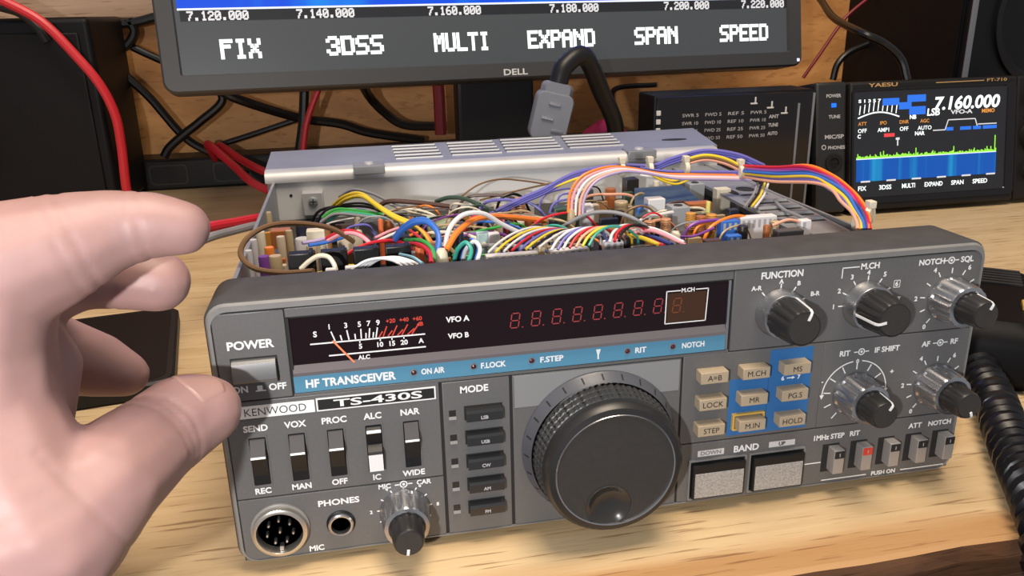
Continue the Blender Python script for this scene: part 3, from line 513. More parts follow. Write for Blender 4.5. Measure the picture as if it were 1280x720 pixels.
# shell behind the front panel
b = MB(); b.rings([rrect(0.6, 269.4, 0.6, 92.9, 6, 0.6), rrect(0, 270, 0, 93.5, 6.5, 1.6), rrect(0, 270, 0, 93.5, 6.5, 24)], M_shell, True, False, True); b.build('panel_shell', rad, sharp=50)
# rim round the front
b = MB()
o0 = rrect(0.6, 269.4, 0.6, 92.9, 6, 0.6); o1 = rrect(1.2, 268.8, 1.0, 92.2, 5.6, -0.3); o2 = rrect(2.0, 268.2, 1.2, 90.4, 5, -0.3); o3 = rrect(2.2, 268, 1.3, 90.0, 5, 1.0)
b.rings([o0, o1, o2, o3], M_rim, True, False, False); b.build('panel_rim', rad)
# dark backing seen in the grooves
b = MB(); b.box(2.2, 268, 1.3, 2.0, 1.3, 90.2, M_gap) if False else b.box(2.0, 268.2, 0.55, 1.2, 1.2, 90.4, M_gap); b.build('groove_backing', rad)
# panel plates
b = MB()
def plate(x0, x1, z0, z1, bv=0.35, y0=0.0): b.box(x0, x1, y0, 1.0, z0, z1, M_panel, bv)
plate(2.3, 23.7, 60.3, 89.7)                      # power block
plate(24.0, 172.0, 86.9, 89.9, 0.3)               # lip over the window
plate(172.2, 267.9, 60.3, 89.9)                   # upper right
plate(24.0, 171.8, 59.9, 61.0, 0.2)
plate(2.3, 70.0, 25.0, 60.0, 0.3); plate(2.3, 70.0, 1.4, 24.6, 0.3)
plate(71.0, 93.6, 1.4, 59.6, 0.3)
plate(94.6, 154.6, 1.4, 59.6, 0.3)
plate(155.3, 209.0, 25.6, 60.0, 0.3); plate(209.0, 267.9, 25.6, 60.0, 0.3)
plate(155.3, 267.9, 1.4, 25.2, 0.3)
b.build('front_panel', rad)
b = MB(); b.box(95.2, 154.0, -0.12, 0.3, 47.5, 59.2, mat('pale_panel_band', (0.23, 0.23, 0.235), 0.45), 0.1); b.build('dial_backplate', rad)
# display window
win = None
b = MB(); b.box(24.6, 170.4, 0.5, 1.1, 67.2, 86.4, M_window)
win = b.build('display_window', rad)
b = MB(); b.rings([[(24.6, .5, 70.6), (24.6, -1.0, 68.4), (24.6, -1.0, 67.3), (24.6, .5, 67.3)], [(170.0, .5, 70.6), (170.0, -1.0, 68.4), (170.0, -1.0, 67.3), (170.0, .5, 67.3)]], mat('ledge_sheen', (.42, .36, .36), .22, .9), False); b.build('window_ledge', win, label='shiny ledge under the display')  # pinkish tint and upward tilt stand in for reflections on clear plastic
b = MB(); b.box(24.3, 24.9, -.3, .6, 67, 86.8, M_gap); b.build('window_frame', win)
b = MB(); b.box(170.1, 171.0, -.5, .6, 61.5, 86.8, M_chrome, .1); b.build('window_frame', win)
# meter scale
b = MB(); Y = 0.48
b.line(30.6, 77.2, 66.6, 77.2, .45, M_white, Y); b.line(36, 72.8, 66.6, 72.8, .45, M_white, Y)
for x, big in ((37.8, 1), (40.2, 0), (42.4, 1), (44.6, 0), (46.5, 1), (48.0, 0), (49.1, 1), (50.3, 0), (51.4, 1)): b.line(x+(.6 if big else .35)*(46-x)/9, 77.6, x-(.9 if big else .3)*(46-x)/9*.6, 80.9 if big else 79.4, .4, M_white, Y)
for x, big in ((53, 0), (54.3, 1), (55.8, 0), (57.2, 1), (58.8, 0), (60.2, 1), (62.0, 0), (63.4, 1)): b.line(x-1.0, 77.6, x+.2+(x-53)*.12, 81 if big else 79.4, .4, M_red, Y)
for s, x in (('1', 36.9), ('3', 42.0), ('5', 46.2), ('7', 49.1), ('9', 52.0)): b.text(s, x, 82.5, 1.6, M_white, Y, bold=.02)
for s, x in (('+20', 56.0), ('+40', 60.2), ('+60', 64.4)): b.text(s, x, 82.7, 1.25, M_red, Y, bold=.02)
b.text('dB', 65.2, 80.8, 1.2, M_red, Y); b.text('S', 32.4, 80.4, 1.7, M_white, Y)
for s, x in (('5', 46.0), ('10', 52.2), ('15', 56.0), ('20', 59.8), ('A', 65.2)): b.text(s, x, 75.0, 1.5, M_white, Y)
for x in (45.9, 52.3, 56, 59.8): b.line(x, 76.2, x, 77.2, .35, M_white, Y)
b.text('ALC', 46.8, 71.2, 1.3, M_white, Y)
b.build('meter_scale', win)
b = MB(); b.line(37.6, 77.9, 44.6, 68.6, .55, M_needle, 0.2, .15); b.build('meter_needle', win, label='orange meter needle')
b = MB(); b.text('VFO A', 77.3, 81.3, 1.7, M_white, Y); b.text('VFO B', 77.3, 75.6, 1.6, M_white, Y); b.build('window_lettering', win)
b = MB()
b.line(148.2, 84.4, 153.2, 84.4, .35, M_white, Y); b.line(158.6, 84.4, 163.2, 84.4, .35, M_white, Y); b.line(148.2, 84.5, 148.0, 72.7, .35, M_white, Y); b.line(163.1, 84.5, 162.6, 72.7, .35, M_white, Y); b.line(148.0, 72.8, 162.7, 72.8, .35, M_white, Y)
b.text('M.CH', 155.8, 84.4, 1.3, M_white, Y); b.build('channel_frame', win)
b = MB(); b.box(148.6, 162.4, .38, .6, 73.2, 83.6, M_brownwin); b.build('channel_window', win)
def seven(b, x, z, m, h=5.0, w=2.7, y=.46):
    sl = .35; t = .34
    def P(u, v): return x-w/2+u*w+(v-.5)*sl*2, z+(v-.5)*h
    for (a, c) in (((0, 0), (1, 0)), ((0, .5), (1, .5)), ((0, 1), (1, 1)), ((0, 0), (0, .5)), ((0, .5), (0, 1)), ((1, 0), (1, .5)), ((1, .5), (1, 1))):
        p, q = P(*a), P(*c); d = Vector((q[0]-p[0], q[1]-p[1])); d.normalize(); d *= .28
        b.line(p[0]+d.x, p[1]+d.y, q[0]-d.x, q[1]-d.y, t, m, y)
    b.line(x+w/2+.9, z-h/2, x+w/2+1.3, z-h/2, .4, m, y)
for k in range(8):
    b = MB(); seven(b, 96.1+7.02*k, 79.0+.08*k, M_dig); b.build('digit', win)
b = MB(); seven(b, 152.0, 79.2, M_amber, y=.36); b.build('digit', win, label='amber channel digit')
# blue legend strip
b = MB(); b.box(24.4, 170.2, -.25, .8, 61.3, 67.1, M_blue, .1)
b.text('HF TRANSCEIVER', 42.2, 64.1, 2.5, M_white, -.25, w=28.4, bold=.035)
for s, x, w in (('ON AIR', 68.4, 7.6), ('F.LOCK', 88.4, 8.4), ('F.STEP', 108.2, 8.0), ('RIT', 139.4, 4.0), ('NOTCH', 158.4, 8.2)): b.text(s, x, 64.4, 1.8, M_white, -.25, w=w, bold=.03)
b.faces([(123.5, -.3, 66.2), (125.2, -.3, 66.2), (124.6, -.3, 64.3), (124.0, -.3, 64.3)], [(0, 1, 2, 3)], M_white); b.line(124.3, 64.4, 124.3, 62.6, .5, M_white, -.25)
strip = b.build('legend_strip', rad, label='light blue legend strip')
for x in (62.2, 81.8, 101.3, 134.6, 150.9):
    b = MB(); b.lathe([(1.15, -.2), (1.15, -.5), (.9, -.55)], M_rim, x, 64.5, 16, cap=False); b.lathe([(.9, -.3), (.7, -.7), (.3, -.9)], mat('led_dark', (.06, .012, .02), .25), x, 64.5, 16); b.build('indicator_lamp', rad)
# power button
b = MB(); b.box(6.2, 20.3, -.1, .5, 66.2, 75.0, M_gap); pf = b.build('power_button', rad)
b = MB(); b.rings([[(x, 0, 67.0), (x, -2.2, 67.2), (x, -3.0, 68.4), (x, -3.0, 70.5), (x, -2.2, 73.6), (x, -1.2, 74.3), (x, 0, 74.4)] for x in (6.7, 19.8)], M_push, True); b.build('push_cap', pf, sharp=25)
# name plates
b = MB(); b.box(5.6, 30.0, -.2, .3, 54.1, 58.4, M_white, .05); b.text('KENWOOD', 17.8, 56.2, 2.5, M_ink, -.2, w=19, bold=-.008); b.build('maker_plate', rad, label='white name plate')
b = MB(); b.box(30.5, 68.9, -.2, .3, 54.1, 58.7, M_white, .05); b.box(31.0, 68.4, -.26, -.1, 54.6, 58.2, M_ink); b.text('TS-430S', 50.2, 56.4, 2.3, M_white, -.27, w=28.5, bold=.02); b.build('model_plate', rad, label='black model plate with white frame')
# slide switches
for k in range(5):
    x = 11.0+12.28*k
    b = MB(); b.rings([rrect(x-3.1, x+3.1, 29.2, 47.8, .4, .1, 2), rrect(x-3.1, x+3.1, 29.2, 47.8, .4, -.25, 2), rrect(x-2.65, x+2.65, 29.8, 47.2, .3, -.25, 2), rrect(x-2.65, x+2.65, 29.8, 47.2, .3, .2, 2)], M_panel, False, False, False)
    b.box(x-2.7, x+2.7, -.05, .3, 29.7, 47.3, M_black); sw = b.build('toggle_switch', rad)
    b = MB()
    if k != 3:
        b.rings([[(xx, 0, 46.6), (xx, -.5, 46.3), (xx, -3.0, 41.6), (xx, -3.3, 41.0), (xx, -3.0, 40.5), (xx, 0, 33.0)] for xx in (x-2.3, x+2.3)], M_toggle, False)
        i = b.mi(M_white); j = b.mi(M_black)
        for f in b.bm.faces:
            c = f.calc_center_median()
            if -3.25 < c.y < -3.0 and c.z > 41: f.material_index = i
            elif c.z < 40.9 and abs(c.x-x) < 1: f.material_index = j
    else:
        b.rings([[(xx, 0, 46.4), (xx, -1.0, 45.6), (xx, -1.6, 44.9), (xx, -1.2, 44.5), (xx, -.6, 40.2), (xx, -2.8, 38.6), (xx, -3.4, 37.8), (xx, -2.6, 31.2), (xx, 0, 30.6)] for xx in (x-2.3, x+2.3)], M_black, False)
        i = b.mi(M_white)
        for f in b.bm.faces:
            c = f.calc_center_median()
            if (44.6 < c.z < 45.8 or 31.3 < c.z < 38) and abs(c.x-x) < 1 and c.y < -.9: f.material_index = i  # lower white face is a painted flash reflection, upper one a white line
    b.build('lever', sw)
# microphone connector
mc = None
b = MB(); b.lathe([(9.6, .2), (9.6, -.8), (9.0, -1.2), (8.6, -1.2)], M_rim, 14.6, 12.6, 48, cap=False); b.lathe([(8.9, -.4), (8.9, -3.2), (8.3, -3.6), (7.6, -3.6), (7.4, -3.2), (7.3, .2)], mat('warm_nickel', (.60, .56, .50), .28, .9), 14.6, 12.6, 48, cap=False); b.lathe([(7.4, .0), (.1, .0)], mat('connector_insert', (.035, .03, .028), .4), 14.6, 12.6, 32)
mc = b.build('microphone_socket', rad)
for k in range(8):
    a = 2*math.pi*k/7; rr = 4.3 if k < 7 else 0
    b = MB(); b.lathe([(.55, .1), (.55, -2.4), (.3, -2.8)], M_chrome, 14.6+rr*math.sin(a), 12.6+rr*math.cos(a), 10); b.build('pin', mc)
b = MB(); b.box(13.9, 15.3, -2.6, -.1, 5.4, 7.2, M_chrome, .2); b.build('key', mc)
# headphone jack
b = MB(); b.lathe([(4.8, .2), (4.8, -.5), (4.4, -.8)], M_black, 34.4, 11.6, 40, cap=False); b.lathe([(4.3, -.3), (4.2, -1.8), (3.8, -2.1), (3.3, -2.0), (3.1, -1.2), (3.1, 2.0)], M_chrome, 34.4, 11.6, 40, cap=False); b.lathe([(3.15, -.2), (.1, -.2)], M_black, 34.4, 11.6, 24); b.build('headphone_jack', rad)
# mode keys
for k, s in enumerate(('LSB', 'USB', 'CW', 'AM', 'FM')):
    z = 47.6-9.12*k
    b = MB(); b.box(78.0, 91.0, -.1, .3, z-2.6, z+2.7, M_gap); md = b.build('mode_key', rad)
    b = MB(); b.rings([[(x, 0, z-2.3), (x, -2.6, z-2.2), (x, -3.0, z-1.9), (x, -3.0, z+1.0), (x, -2.5, z+1.9), (x, 0, z+2.3)] for x in (78.4, 90.6)], mat('mode_key_black', (.07, .07, .072), .24, .75), False)
    b.text(s, 84.5, z-.7, 1.1, M_dimprint, -3.0); b.build('key_cap', md)
    b = MB(); b.box(72.9, 75.2, -.1, .3, z-1.2+.4, z+1.2+.4, M_gap); b.box(73.2, 74.9, -.14, 0, z-.6, z+1.2, mat('lamp_window', (.025, .02, .02), .2)); b.rings([[(x, -.1, z-1.6), (x, -.7, z-1.6), (x, -.1, z-.7)] for x in (72.8, 75.3)], M_rim, False); b.build('mode_lamp', rad)
# tuning dial
tx, tz = 125.2, 30.4
b = MB(); b.lathe([(27.8, -.2), (27.8, -1.0), (27.3, -1.7), (25.6, -5.4)], mat('dial_skirt', (.08, .083, .098), .38), tx, tz, 96, cap=False)
for k in range(24):
    a = 2*math.pi*k/24; s, c = math.sin(a), math.cos(a)
    b.faces([(tx+r*s+q*c*.28, y, tz+r*c-q*s*.28) for r, y, q in ((27.36, -1.75, -1), (27.36, -1.75, 1), (26.2, -4.3, 1), (26.2, -4.3, -1))], [(0, 1, 2, 3)], M_gap)
dial = b.build('tuning_dial', rad)
b = MB()
for z0 in range(3):
    y0 = -5.6-2.8*z0; b.lathe([(25.2-.35*z0, y0), (25.1-.35*z0, y0-2.3), (24.5-.35*z0, y0-2.5), (24.5-.35*z0, y0-2.8)], mat('grip_flash_lit', (.036, .036, .037), .4), tx, tz, 192, flute=(72, .03, y0-2.3, y0+.1), cap=False)  # knob black made lighter, with the flash light put into the colour
b.lathe([(24.0, -14.1), (24.2, -14.6), (23.9, -17.2), (22.6, -18.8), (20.6, -19.3), (20.3, -19.0), (20.0, -18.7)], M_knob, tx, tz, 96, cap=False); b.build('knurled_grip', dial)
b = MB(); b.lathe([(20.7, -19.2), (20.5, -19.6), (20.1, -19.5), (20.0, -18.9)], M_chrome, tx, tz, 96, cap=False); b.build('trim_ring', dial, label='thin bright ring')
b = MB()
dx, dz, dr = tx-2.2, tz-13.2, 7.6
n = 72; ring0 = [(tx+20.05*math.sin(2*math.pi*j/n), -18.9, tz+20.05*math.cos(2*math.pi*j/n)) for j in range(n)]
def indent(p):                                  # disc with a bowl-shaped finger dimple
    d = math.hypot(p[0]-dx, p[2]-dz)
    return (p[0], p[1]+(3.2*(1-(d/dr)**2) if d < dr else 0), p[2])
R = []
for k in range(41):
    f = 1-k/40; R.append([indent((tx+(20.05*f+.001)*math.sin(2*math.pi*j/n), -18.9, tz+(20.05*f+.001)*math.cos(2*math.pi*j/n))) for j in range(n)])
b.rings(R, M_face, True, False, False); b.build('dial_face', dial, sharp=40)
b = MB(); b.lathe([(dr+.25, -18.9), (dr, -19.15), (dr-.5, -18.9), (dr*.80, -18.0), (dr*.55, -16.9), (dr*.25, -16.3), (.05, -16.2)], mat('dimple_black', (.028, .026, .024), .2), dx, dz, 48, cap=False); b.build('finger_dimple', dial, label='glossy round finger dimple')
# beige function keys on blue print
b = MB(); b.box(188.0, 204.6, -.1, .2, 26.8, 59.2, M_blue2); b.box(173.2, 188.1, -.1, .2, 26.8, 49.2, M_blue2); b.text('6', 193.6, 47.6, 1.5, M_white, -.1); b.line(195.2, 47.6, 197.6, 47.6, .4, M_white, -.1); b.faces([(197.2, -.15, 48.2), (198.4, -.15, 47.6), (197.2, -.15, 47.0)], [(0, 1, 2)], M_white); b.text('7', 199.9, 47.6, 1.5, M_white, -.1); b.build('blue_print', rad)
for r_, row in enumerate((('A=B', 'M.CH', 'MS'), ('LOCK', 'MR', 'PG.S'), ('STEP', 'M.IN', 'HOLD'))):
    for c_, s in enumerate(row):
        x, z = 165.3+15.65*c_, 53.1-10.25*r_
        b = MB(); b.box(x-5.1, x+5.1, -4.4, .2, z-2.4, z+1.9, M_beige, .3); b.text(s, x, z-.3, 1.9, M_ink, -4.4, bold=.0)
        o = b.build('function_key', rad)
        if s == 'M.IN':
            b = MB(); b.rings([rrect(x-6.2, x+6.2, z-3.3, z+3.2, .3, .1, 2), rrect(x-6.2, x+6.2, z-3.3, z+3.2, .3, -1.2, 2), rrect(x-5.5, x+5.5, z-2.7, z+2.5, .3, -1.2, 2), rrect(x-5.5, x+5.5, z-2.7, z+2.5, .3, .1, 2)], M_gold, False, False, False); b.build('key_frame', o, label='gold key frame')
# band keys
for x0, x1 in ((159.8, 181.2), (183.4, 204.8)):
    b = MB(); b.rings([rrect(x0-.6, x1+.6, 2.0, 18.6, .4, .1, 2), rrect(x0-.6, x1+.6, 2.0, 18.6, .4, -.8, 2), rrect(x0, x1, 2.6, 18.0, .3, -.8, 2), rrect(x0, x1, 2.6, 18.0, .3, .1, 2)], M_rim, False, False, False); b.box(x0, x1, -.05, .3, 2.6, 18, M_gap); o = b.build('band_key', rad)
    b = MB(); b.box(x0+.5, x1-.5, -2.6, .1, 3.2, 17.2, M_black, .4); b.box(x0+1.2, x1-1.2, -2.8, -2.4, 3.9, 14.0, M_dots, .15); b.build('key_cap', o)
# lever switches lower right
for k in range(5):
    x = 217.2+11.6*k; z = 12.2
    b = MB(); b.box(x-4.4, x+2.4, -.15, .2, z-5.8, z+5.9, M_gap, .1); o = b.build('push_switch', rad)
    b = MB(); b.box(x-2.1, x+2.1, -4.6, 0, z-4.6, z+5.3, M_lever, .35); b.box(x-1.9, x+1.9, -4.75, -4.4, z+2.0, z+5.0, M_red if k == 1 else M_gap, .05); b.text('1', x, z+3.4, 1.2, M_dimprint, -4.76); b.build('push_cap', o)
# printed lettering and scales
LB = [MB() for k in range(6)]
def pick(x, z): return LB[0] if x < 71 else LB[1] if x < 95 else LB[2] if x < 204 and z < 60 else LB[3] if z > 24 else LB[4] if z > 14 else LB[5]
def T(s, x, z, *a, **k): pick(x, z).text(s, x, z, *a, **k)
def L(x0, z0, *a): pick(x0, z0).line(x0, z0, *a)
b = LB[0]
T('POWER', 12.9, 79.1, 2.5, M_white, w=14); T('OFF', 19.4, 64.3, 2.0, M_white); L(12.6, 63.4, 15.8, 63.4, .4, M_white); b.box(13.2, 14.8, -.1, 0, 63.6, 65.2, M_white); T('ON', 8.0, 64.3, 2.0, M_white)
for k, (t, u) in enumerate((('SEND', 'REC'), ('VOX', 'MAN'), ('PROC', 'OFF'), ('ALC', 'IC'), ('NAR', 'WIDE'))):
    T(t, 11.0+12.28*k, 50.4, 2.0, M_white); T(u, 10.8+12.3*k, 27.5, 1.9, M_white)
T('PHONES', 34.4, 19.9, 2.0, M_white, w=13.6); T('MIC', 25.6, 2.9, 1.9, M_white)
def ring_mark(x, z):
    L(x-3.0, z, x-1.5, z, .4, M_white); L(x+1.5, z, x+3.0, z, .4, M_white)
    b = pick(x, z); b.lathe([(1.35, -.05), (1.35, -.12), (.95, -.12), (.95, -.05)], M_white, x, z, 20, cap=False); b.lathe([(.5, -.05), (.5, -.12)], M_white, x, z, 12)
T('MIC', 49.9, 23.5, 1.6, M_white); ring_mark(56.3, 23.5); T('CAR', 63.2, 23.5, 1.6, M_white)
T('MODE', 81.7, 56.3, 2.2, M_white); T('BAND', 181.6, 20.9, 2.4, M_white)
b = LB[2]; b.box(162.6, 172.8, -.12, 0, 19.6, 22.0, M_tag); T('DOWN', 167.7, 20.8, 1.4, mat('worn_print', (.22, .22, .22), .5), -.12, w=8)
b.box(190.6, 201.0, -.12, 0, 19.8, 22.1, M_tag); T('UP', 195.8, 20.9, 1.4, M_ink, -.12)
T('FUNCTION', 189.8, 87.2, 2.2, M_white, w=15.6); T('M.CH', 223.2, 87.6, 2.0, M_white); T('NOTCH', 247.6, 87.1, 1.9, M_white); ring_mark(255.4, 87.1); T('SQL', 261.8, 87.1, 1.9, M_white)
L(212.6, 87.6, 219.0, 87.6, .35, M_white); L(212.6, 87.6, 212.6, 83.8, .35, M_white)
T('RIT', 217.4, 54.8, 1.9, M_white); ring_mark(224.0, 54.9); T('IF SHIFT', 234.4, 54.9, 1.9, M_white); T('AF', 250.2, 55.2, 1.9, M_white); ring_mark(256.2, 55.2); T('RF', 262.0, 55.2, 1.9, M_white)
T('1MHz STEP', 215.0, 21.2, 1.9, M_white, w=12.5); T('RIT', 225.6, 21.3, 1.9, M_white); T('ATT', 251.0, 21.4, 1.9, M_white); T('NOTCH', 261.6, 21.4, 1.8, M_white)
T('PUSH ON', 240.0, 2.6, 1.6, M_white); L(213.7, 2.6, 232.6, 2.6, .4, M_white); L(247.4, 2.6, 266.2, 2.6, .4, M_white); L(205.6, 10.6, 212.6, 10.6, .4, M_white)
def pol(cx, cz, r, deg): a = math.radians(deg); return cx+r*math.sin(a), cz+r*math.cos(a)
def tick(cx, cz, r0, r1, deg): L(*pol(cx, cz, r0, deg), *pol(cx, cz, r1, deg), .42, M_white)
for s, d in (('A-R', -42), ('A', 0), ('B', 33), ('B-R', 66)):
    tick(189.7, 73.5, 8.9, 10.4, d)
for s, x, z in (('A-R', 180.6, 83.2), ('A', 189.7, 85.0), ('B', 196.4, 83.8), ('B-R', 203.0, 79.4)): T(s, x, z-.3, 1.5, M_white)
for s, x, z, d in (('1', 210.6, 73.4, -90), ('2', 212.2, 79.2, -62), ('3', 216.6, 84.0, -32), ('4', 222.9, 85.2, 0), ('5', 229.4, 84.0, 31), ('6', 234.6, 80.0, 60), ('7', 236.2, 74.1, 88)): T(s, x, z, 1.6, M_white); tick(223.0, 73.4, 9.0, 10.6, d)
b = LB[3]; b.rings([rrect(233.4, 235.9, 78.6, 81.4, .2, -.05, 2), rrect(233.4, 235.9, 78.6, 81.4, .2, -.12, 2), rrect(233.6, 235.7, 78.8, 81.2, .1, -.12, 2), rrect(233.6, 235.7, 78.8, 81.2, .1, -.05, 2)], M_white, False, False, False)
for cx, cz in ((256.4, 72.6), (256.2, 38.2), (56.1, 13.3)):
    lo = cx < 100
    for d in range(-140, 141, 28): tick(cx, cz, 8.5 if lo else 9.6, 9.4 if lo else 11.6, d)
    for s, d in (('0', -142), ('2', -86), ('4', -32), ('6', 32), ('8', 86)): T(s, *pol(cx, cz, (11.4 if abs(d) > 60 else 10.6) if lo else 13.2, d), 1.2 if lo else 1.6, M_white) if not (cx < 100 and s == '0') and not (s == '8' and cx > 200) else None
cx, cz = 222.9, 38.4
for d in range(-140, 141, 28): tick(cx, cz, 9.6, 12.4 if d else 12.0, d)
T('0', cx, cz+12.8, 1.5, M_white); T('-', 209.6, 44.5, 1.5, M_white); T('+', 237.6, 45.5, 1.8, M_white)
for a0, a1 in ((-92, -8), (8, 92)):
    for k in range(12): L(*pol(cx, cz, 13.0, a0+(a1-a0)*k/12), *pol(cx, cz, 13.0, a0+(a1-a0)*(k+1)/12), .4, M_white)
for sgn in (-1, 1):
    px = cx+13.0*sgn; b.faces([(px-.9, -.1, 39.0), (px+.9, -.1, 39.0), (px, -.1, 37.2)], [(0, 1, 2)], M_white)
for q in LB: q.build('printed_lettering', rad, label='white printed lettering and scales')
# knobs
def knob(name, cx, cz, kind, deg):
    b = MB()
    if kind == 'big':
        b.lathe([(8.9, -.1), (8.9, -1.0), (8.5, -1.6), (8.2, -5.2), (8.0, -5.6), (7.2, -5.7)], M_chrome, cx, cz, 64, cap=False); o = b.build(name, rad)
        b = MB(); b.lathe([(7.5, -5.2), (7.4, -6.5), (6.6, -15.6), (6.0, -16.8), (5.3, -17.0)], M_knob, cx, cz, 96, flute=(14, .07, -15.8, -5), cap=False); b.lathe([(5.4, -17.0), (5.0, -16.8), (.1, -16.8)], M_face, cx, cz, 40); b.build('knob_cap', o)
        R0, R1, Y0, Y1, RF = 7.6, 6.75, -6, -15.6, 5.2
    else:
        b.lathe([(8.6, -.1), (8.6, -1.6), (8.3, -2.2), (7.9, -9.8), (7.4, -10.6), (6.2, -10.8), (5.4, -10.4)], M_chrome, cx, cz, 120, flute=(12, .045, -9.9, -2.0), cap=False); o = b.build(name, rad)
        b = MB(); b.lathe([(5.7, -9.8), (5.6, -11.0), (5.15, -17.8), (4.7, -18.8), (4.2, -19.0)], M_knob, cx, cz, 96, flute=(12, .07, -17.6, -9), cap=False); b.lathe([(4.3, -19.0), (.1, -18.9)], M_face, cx, cz, 32); b.build('knob_cap', o)
        R0, R1, Y0, Y1, RF = 5.8, 5.25, -11.0, -17.6, 4.2
    a = math.radians(deg); s, c = math.sin(a), math.cos(a)
    b = MB(); w = .45
    P = [(R0, Y0), (R1+.1, Y1), (R1-.5, Y1-1.3), (RF-.2, Y1-1.6), (RF*.62, Y1-1.6)]
    b.rings([[(cx+r*s+q*w*c, y, cz+r*c-q*w*s) for q in (-1, 1)]+[(cx+(r-.3)*s+q*w*c, y+.3, cz+(r-.3)*c-q*w*s) for q in (1, -1)] for r, y in P], M_white, False); b.build('pointer', o, label='white pointer line')
knob('function_knob', 189.7, 73.5, 'big', 22); knob('channel_knob', 223.0, 73.4, 'big', -100)
knob('notch_squelch_knob', 256.4, 72.6, 'dual', 28); knob('shift_knob', 222.9, 38.4, 'dual', 32); knob('volume_knob', 256.2, 38.2, 'dual', 160); knob('microphone_gain_knob', 56.1, 13.3, 'dual', 188)
# chassis
b = MB(); b.box(2, 268, 24, 238, 0.5, 2.5, M_steel); b.box(1.5, 3, 24, 320, 1, 84, M_steel); b.box(267, 268.5, 24, 320, 1, 80, M_steel); b.box(3, 267, 24, 238, 60, 61.5, M_pcb)
b.build('chassis_tray', rad)
# rear heat-sink box
b = MB()
top = [(-2.5, 238), (274, 238), (279, 240), (296, 326), (-4.5, 314)]
def slab(b, poly, z0, z1, m):
    b.rings([[(x, y, z0) for x, y in poly], [(x, y, z1) for x, y in poly]], m, False)
slab(b, [(-2, 244), (270, 244), (276, 246), (290, 322), (-3.5, 310)], 1, 87.5, M_alu); rb = b.build('rear_housing', rad)
b = MB()
prof = [(247.5, 90.2), (242.0, 90.0), (238.8, 88.6), (237.6, 85.0), (237.6, 83.5), (239.5, 83.2), (239.5, 84.5), (241, 87.6), (247.5, 88.8)]
b.rings([[(x, y, z) for y, z in prof] for x in (-2.5, 276)], M_alu, True); b.build('lid_lip', rb, sharp=60)
b = MB(); slab(b, [(-2.5, 247.4), (279, 247.4), (296, 326), (-4.5, 314)], 88.6, 90.2, M_lid); lid = b.build('housing_lid', rb)
for g, (x0, x1) in enumerate(((74, 103), (109, 140.5), (144, 181), (186, 222))):
    for k in range(5):
        y = 262.5+g*2.2+k*12.4; sh = k*(.6*g)
        b = MB(); b.box(x0+sh, x1+sh, y-2, y+5.5, 90.15, 90.35, mat('slot_shade', (.05, .05, .06), .6)); b.rings([[(x, y-3.4, 90.2), (x, y-3.2, 91.0), (x, y-1.6, 90.7), (x, y-1.6, 90.3)] for x in (x0+sh, x1+sh)], mat('louver_metal', (.62, .62, .61), .45, .3), False); b.build('louver', lid)
b = MB(); b.rings([[(262+9*math.cos(a), 278+4*math.sin(a), z) for a in [2*math.pi*k/20 for k in range(20)]] for z in (90.0, 90.4)], M_gap, False); b.build('slot', lid)
for x in (57, 224.5):
    b = MB(); b.box(x-9, x+9, 236.0, 250, 89.9, 91.2, M_steel, .4); b.box(x-9, x+9, 235.4, 237.2, 86.2, 91.2, M_steel, .4); b.lathe([(3, 91.2), (2.6, 92.2), (.2, 92.4)], M_alu, x, 0, 16, axis='z', cy=243); b.build('clip', rb)
# front wall of the rear housing with its bracket
b = MB(); b.box(2, 276, 239.4, 241, 40, 84.6, mat('pale_wall', (.72, .72, .72), .45, .15, noise=.06, nscale=40)); b.lathe([(.9, 239.5), (.9, 239.2)], M_gap, 11, 75.6, 12); b.build('inner_wall', rb)
b = MB(); b.box(17.5, 29.5, 232, 239.5, 64.5, 78, M_alu, .6); b.lathe([(2.6, 232), (2.6, 230.9), (2.0, 230.5), (.1, 230.5)], M_steel, 23.6, 73.0, 20); b.line(21.9, 73, 25.3, 73, .5, M_gap, 230.5); b.line(23.6, 71.3, 23.6, 74.7, .5, M_gap, 230.5); b.build('bracket', rb)
# slotted cover plate on the right of the chassis
b = MB(); slab(b, [(238, 84), (257, 34), (263, 80), (272, 180), (275, 236), (244, 236)], 78.0, 79.5, M_steel); cp = b.build('cover_plate', rad)
for k, (x0, x1, y) in enumerate(((241, 262, 95), (241, 263, 107), (242, 264, 120), (243, 265, 134))):
    b = MB(); b.rings([[(x, y-2.6, 79.5), (x, y-1.8, 80.8), (x, y+2.0, 80.2), (x, y+2.6, 79.5)] for x in (x0, x1)], M_steel, False); b.box(x0, x1, y-5, y-2.6, 79.45, 79.6, M_gap); b.build('louver', cp)
b = MB()
for x, y, rx, ry in ((248, 160, 2.2, 8), (258, 164, 5, 6), (256, 150, 8, 2)): b.rings([[(x+rx*math.cos(2*math.pi*k/14), y+ry*math.sin(2*math.pi*k/14), z) for k in range(14)] for z in (79.4, 79.7)], M_gap, False)
b.build('plate_hole', cp)
# feet
for x in (30, 240):
    for y in (40, 220):
        b = MB(); b.lathe([(7, 1), (7, -2.2), (6, -3.0)], M_black, x, 0, 24, axis='z', cy=y); b.build('foot', rad)
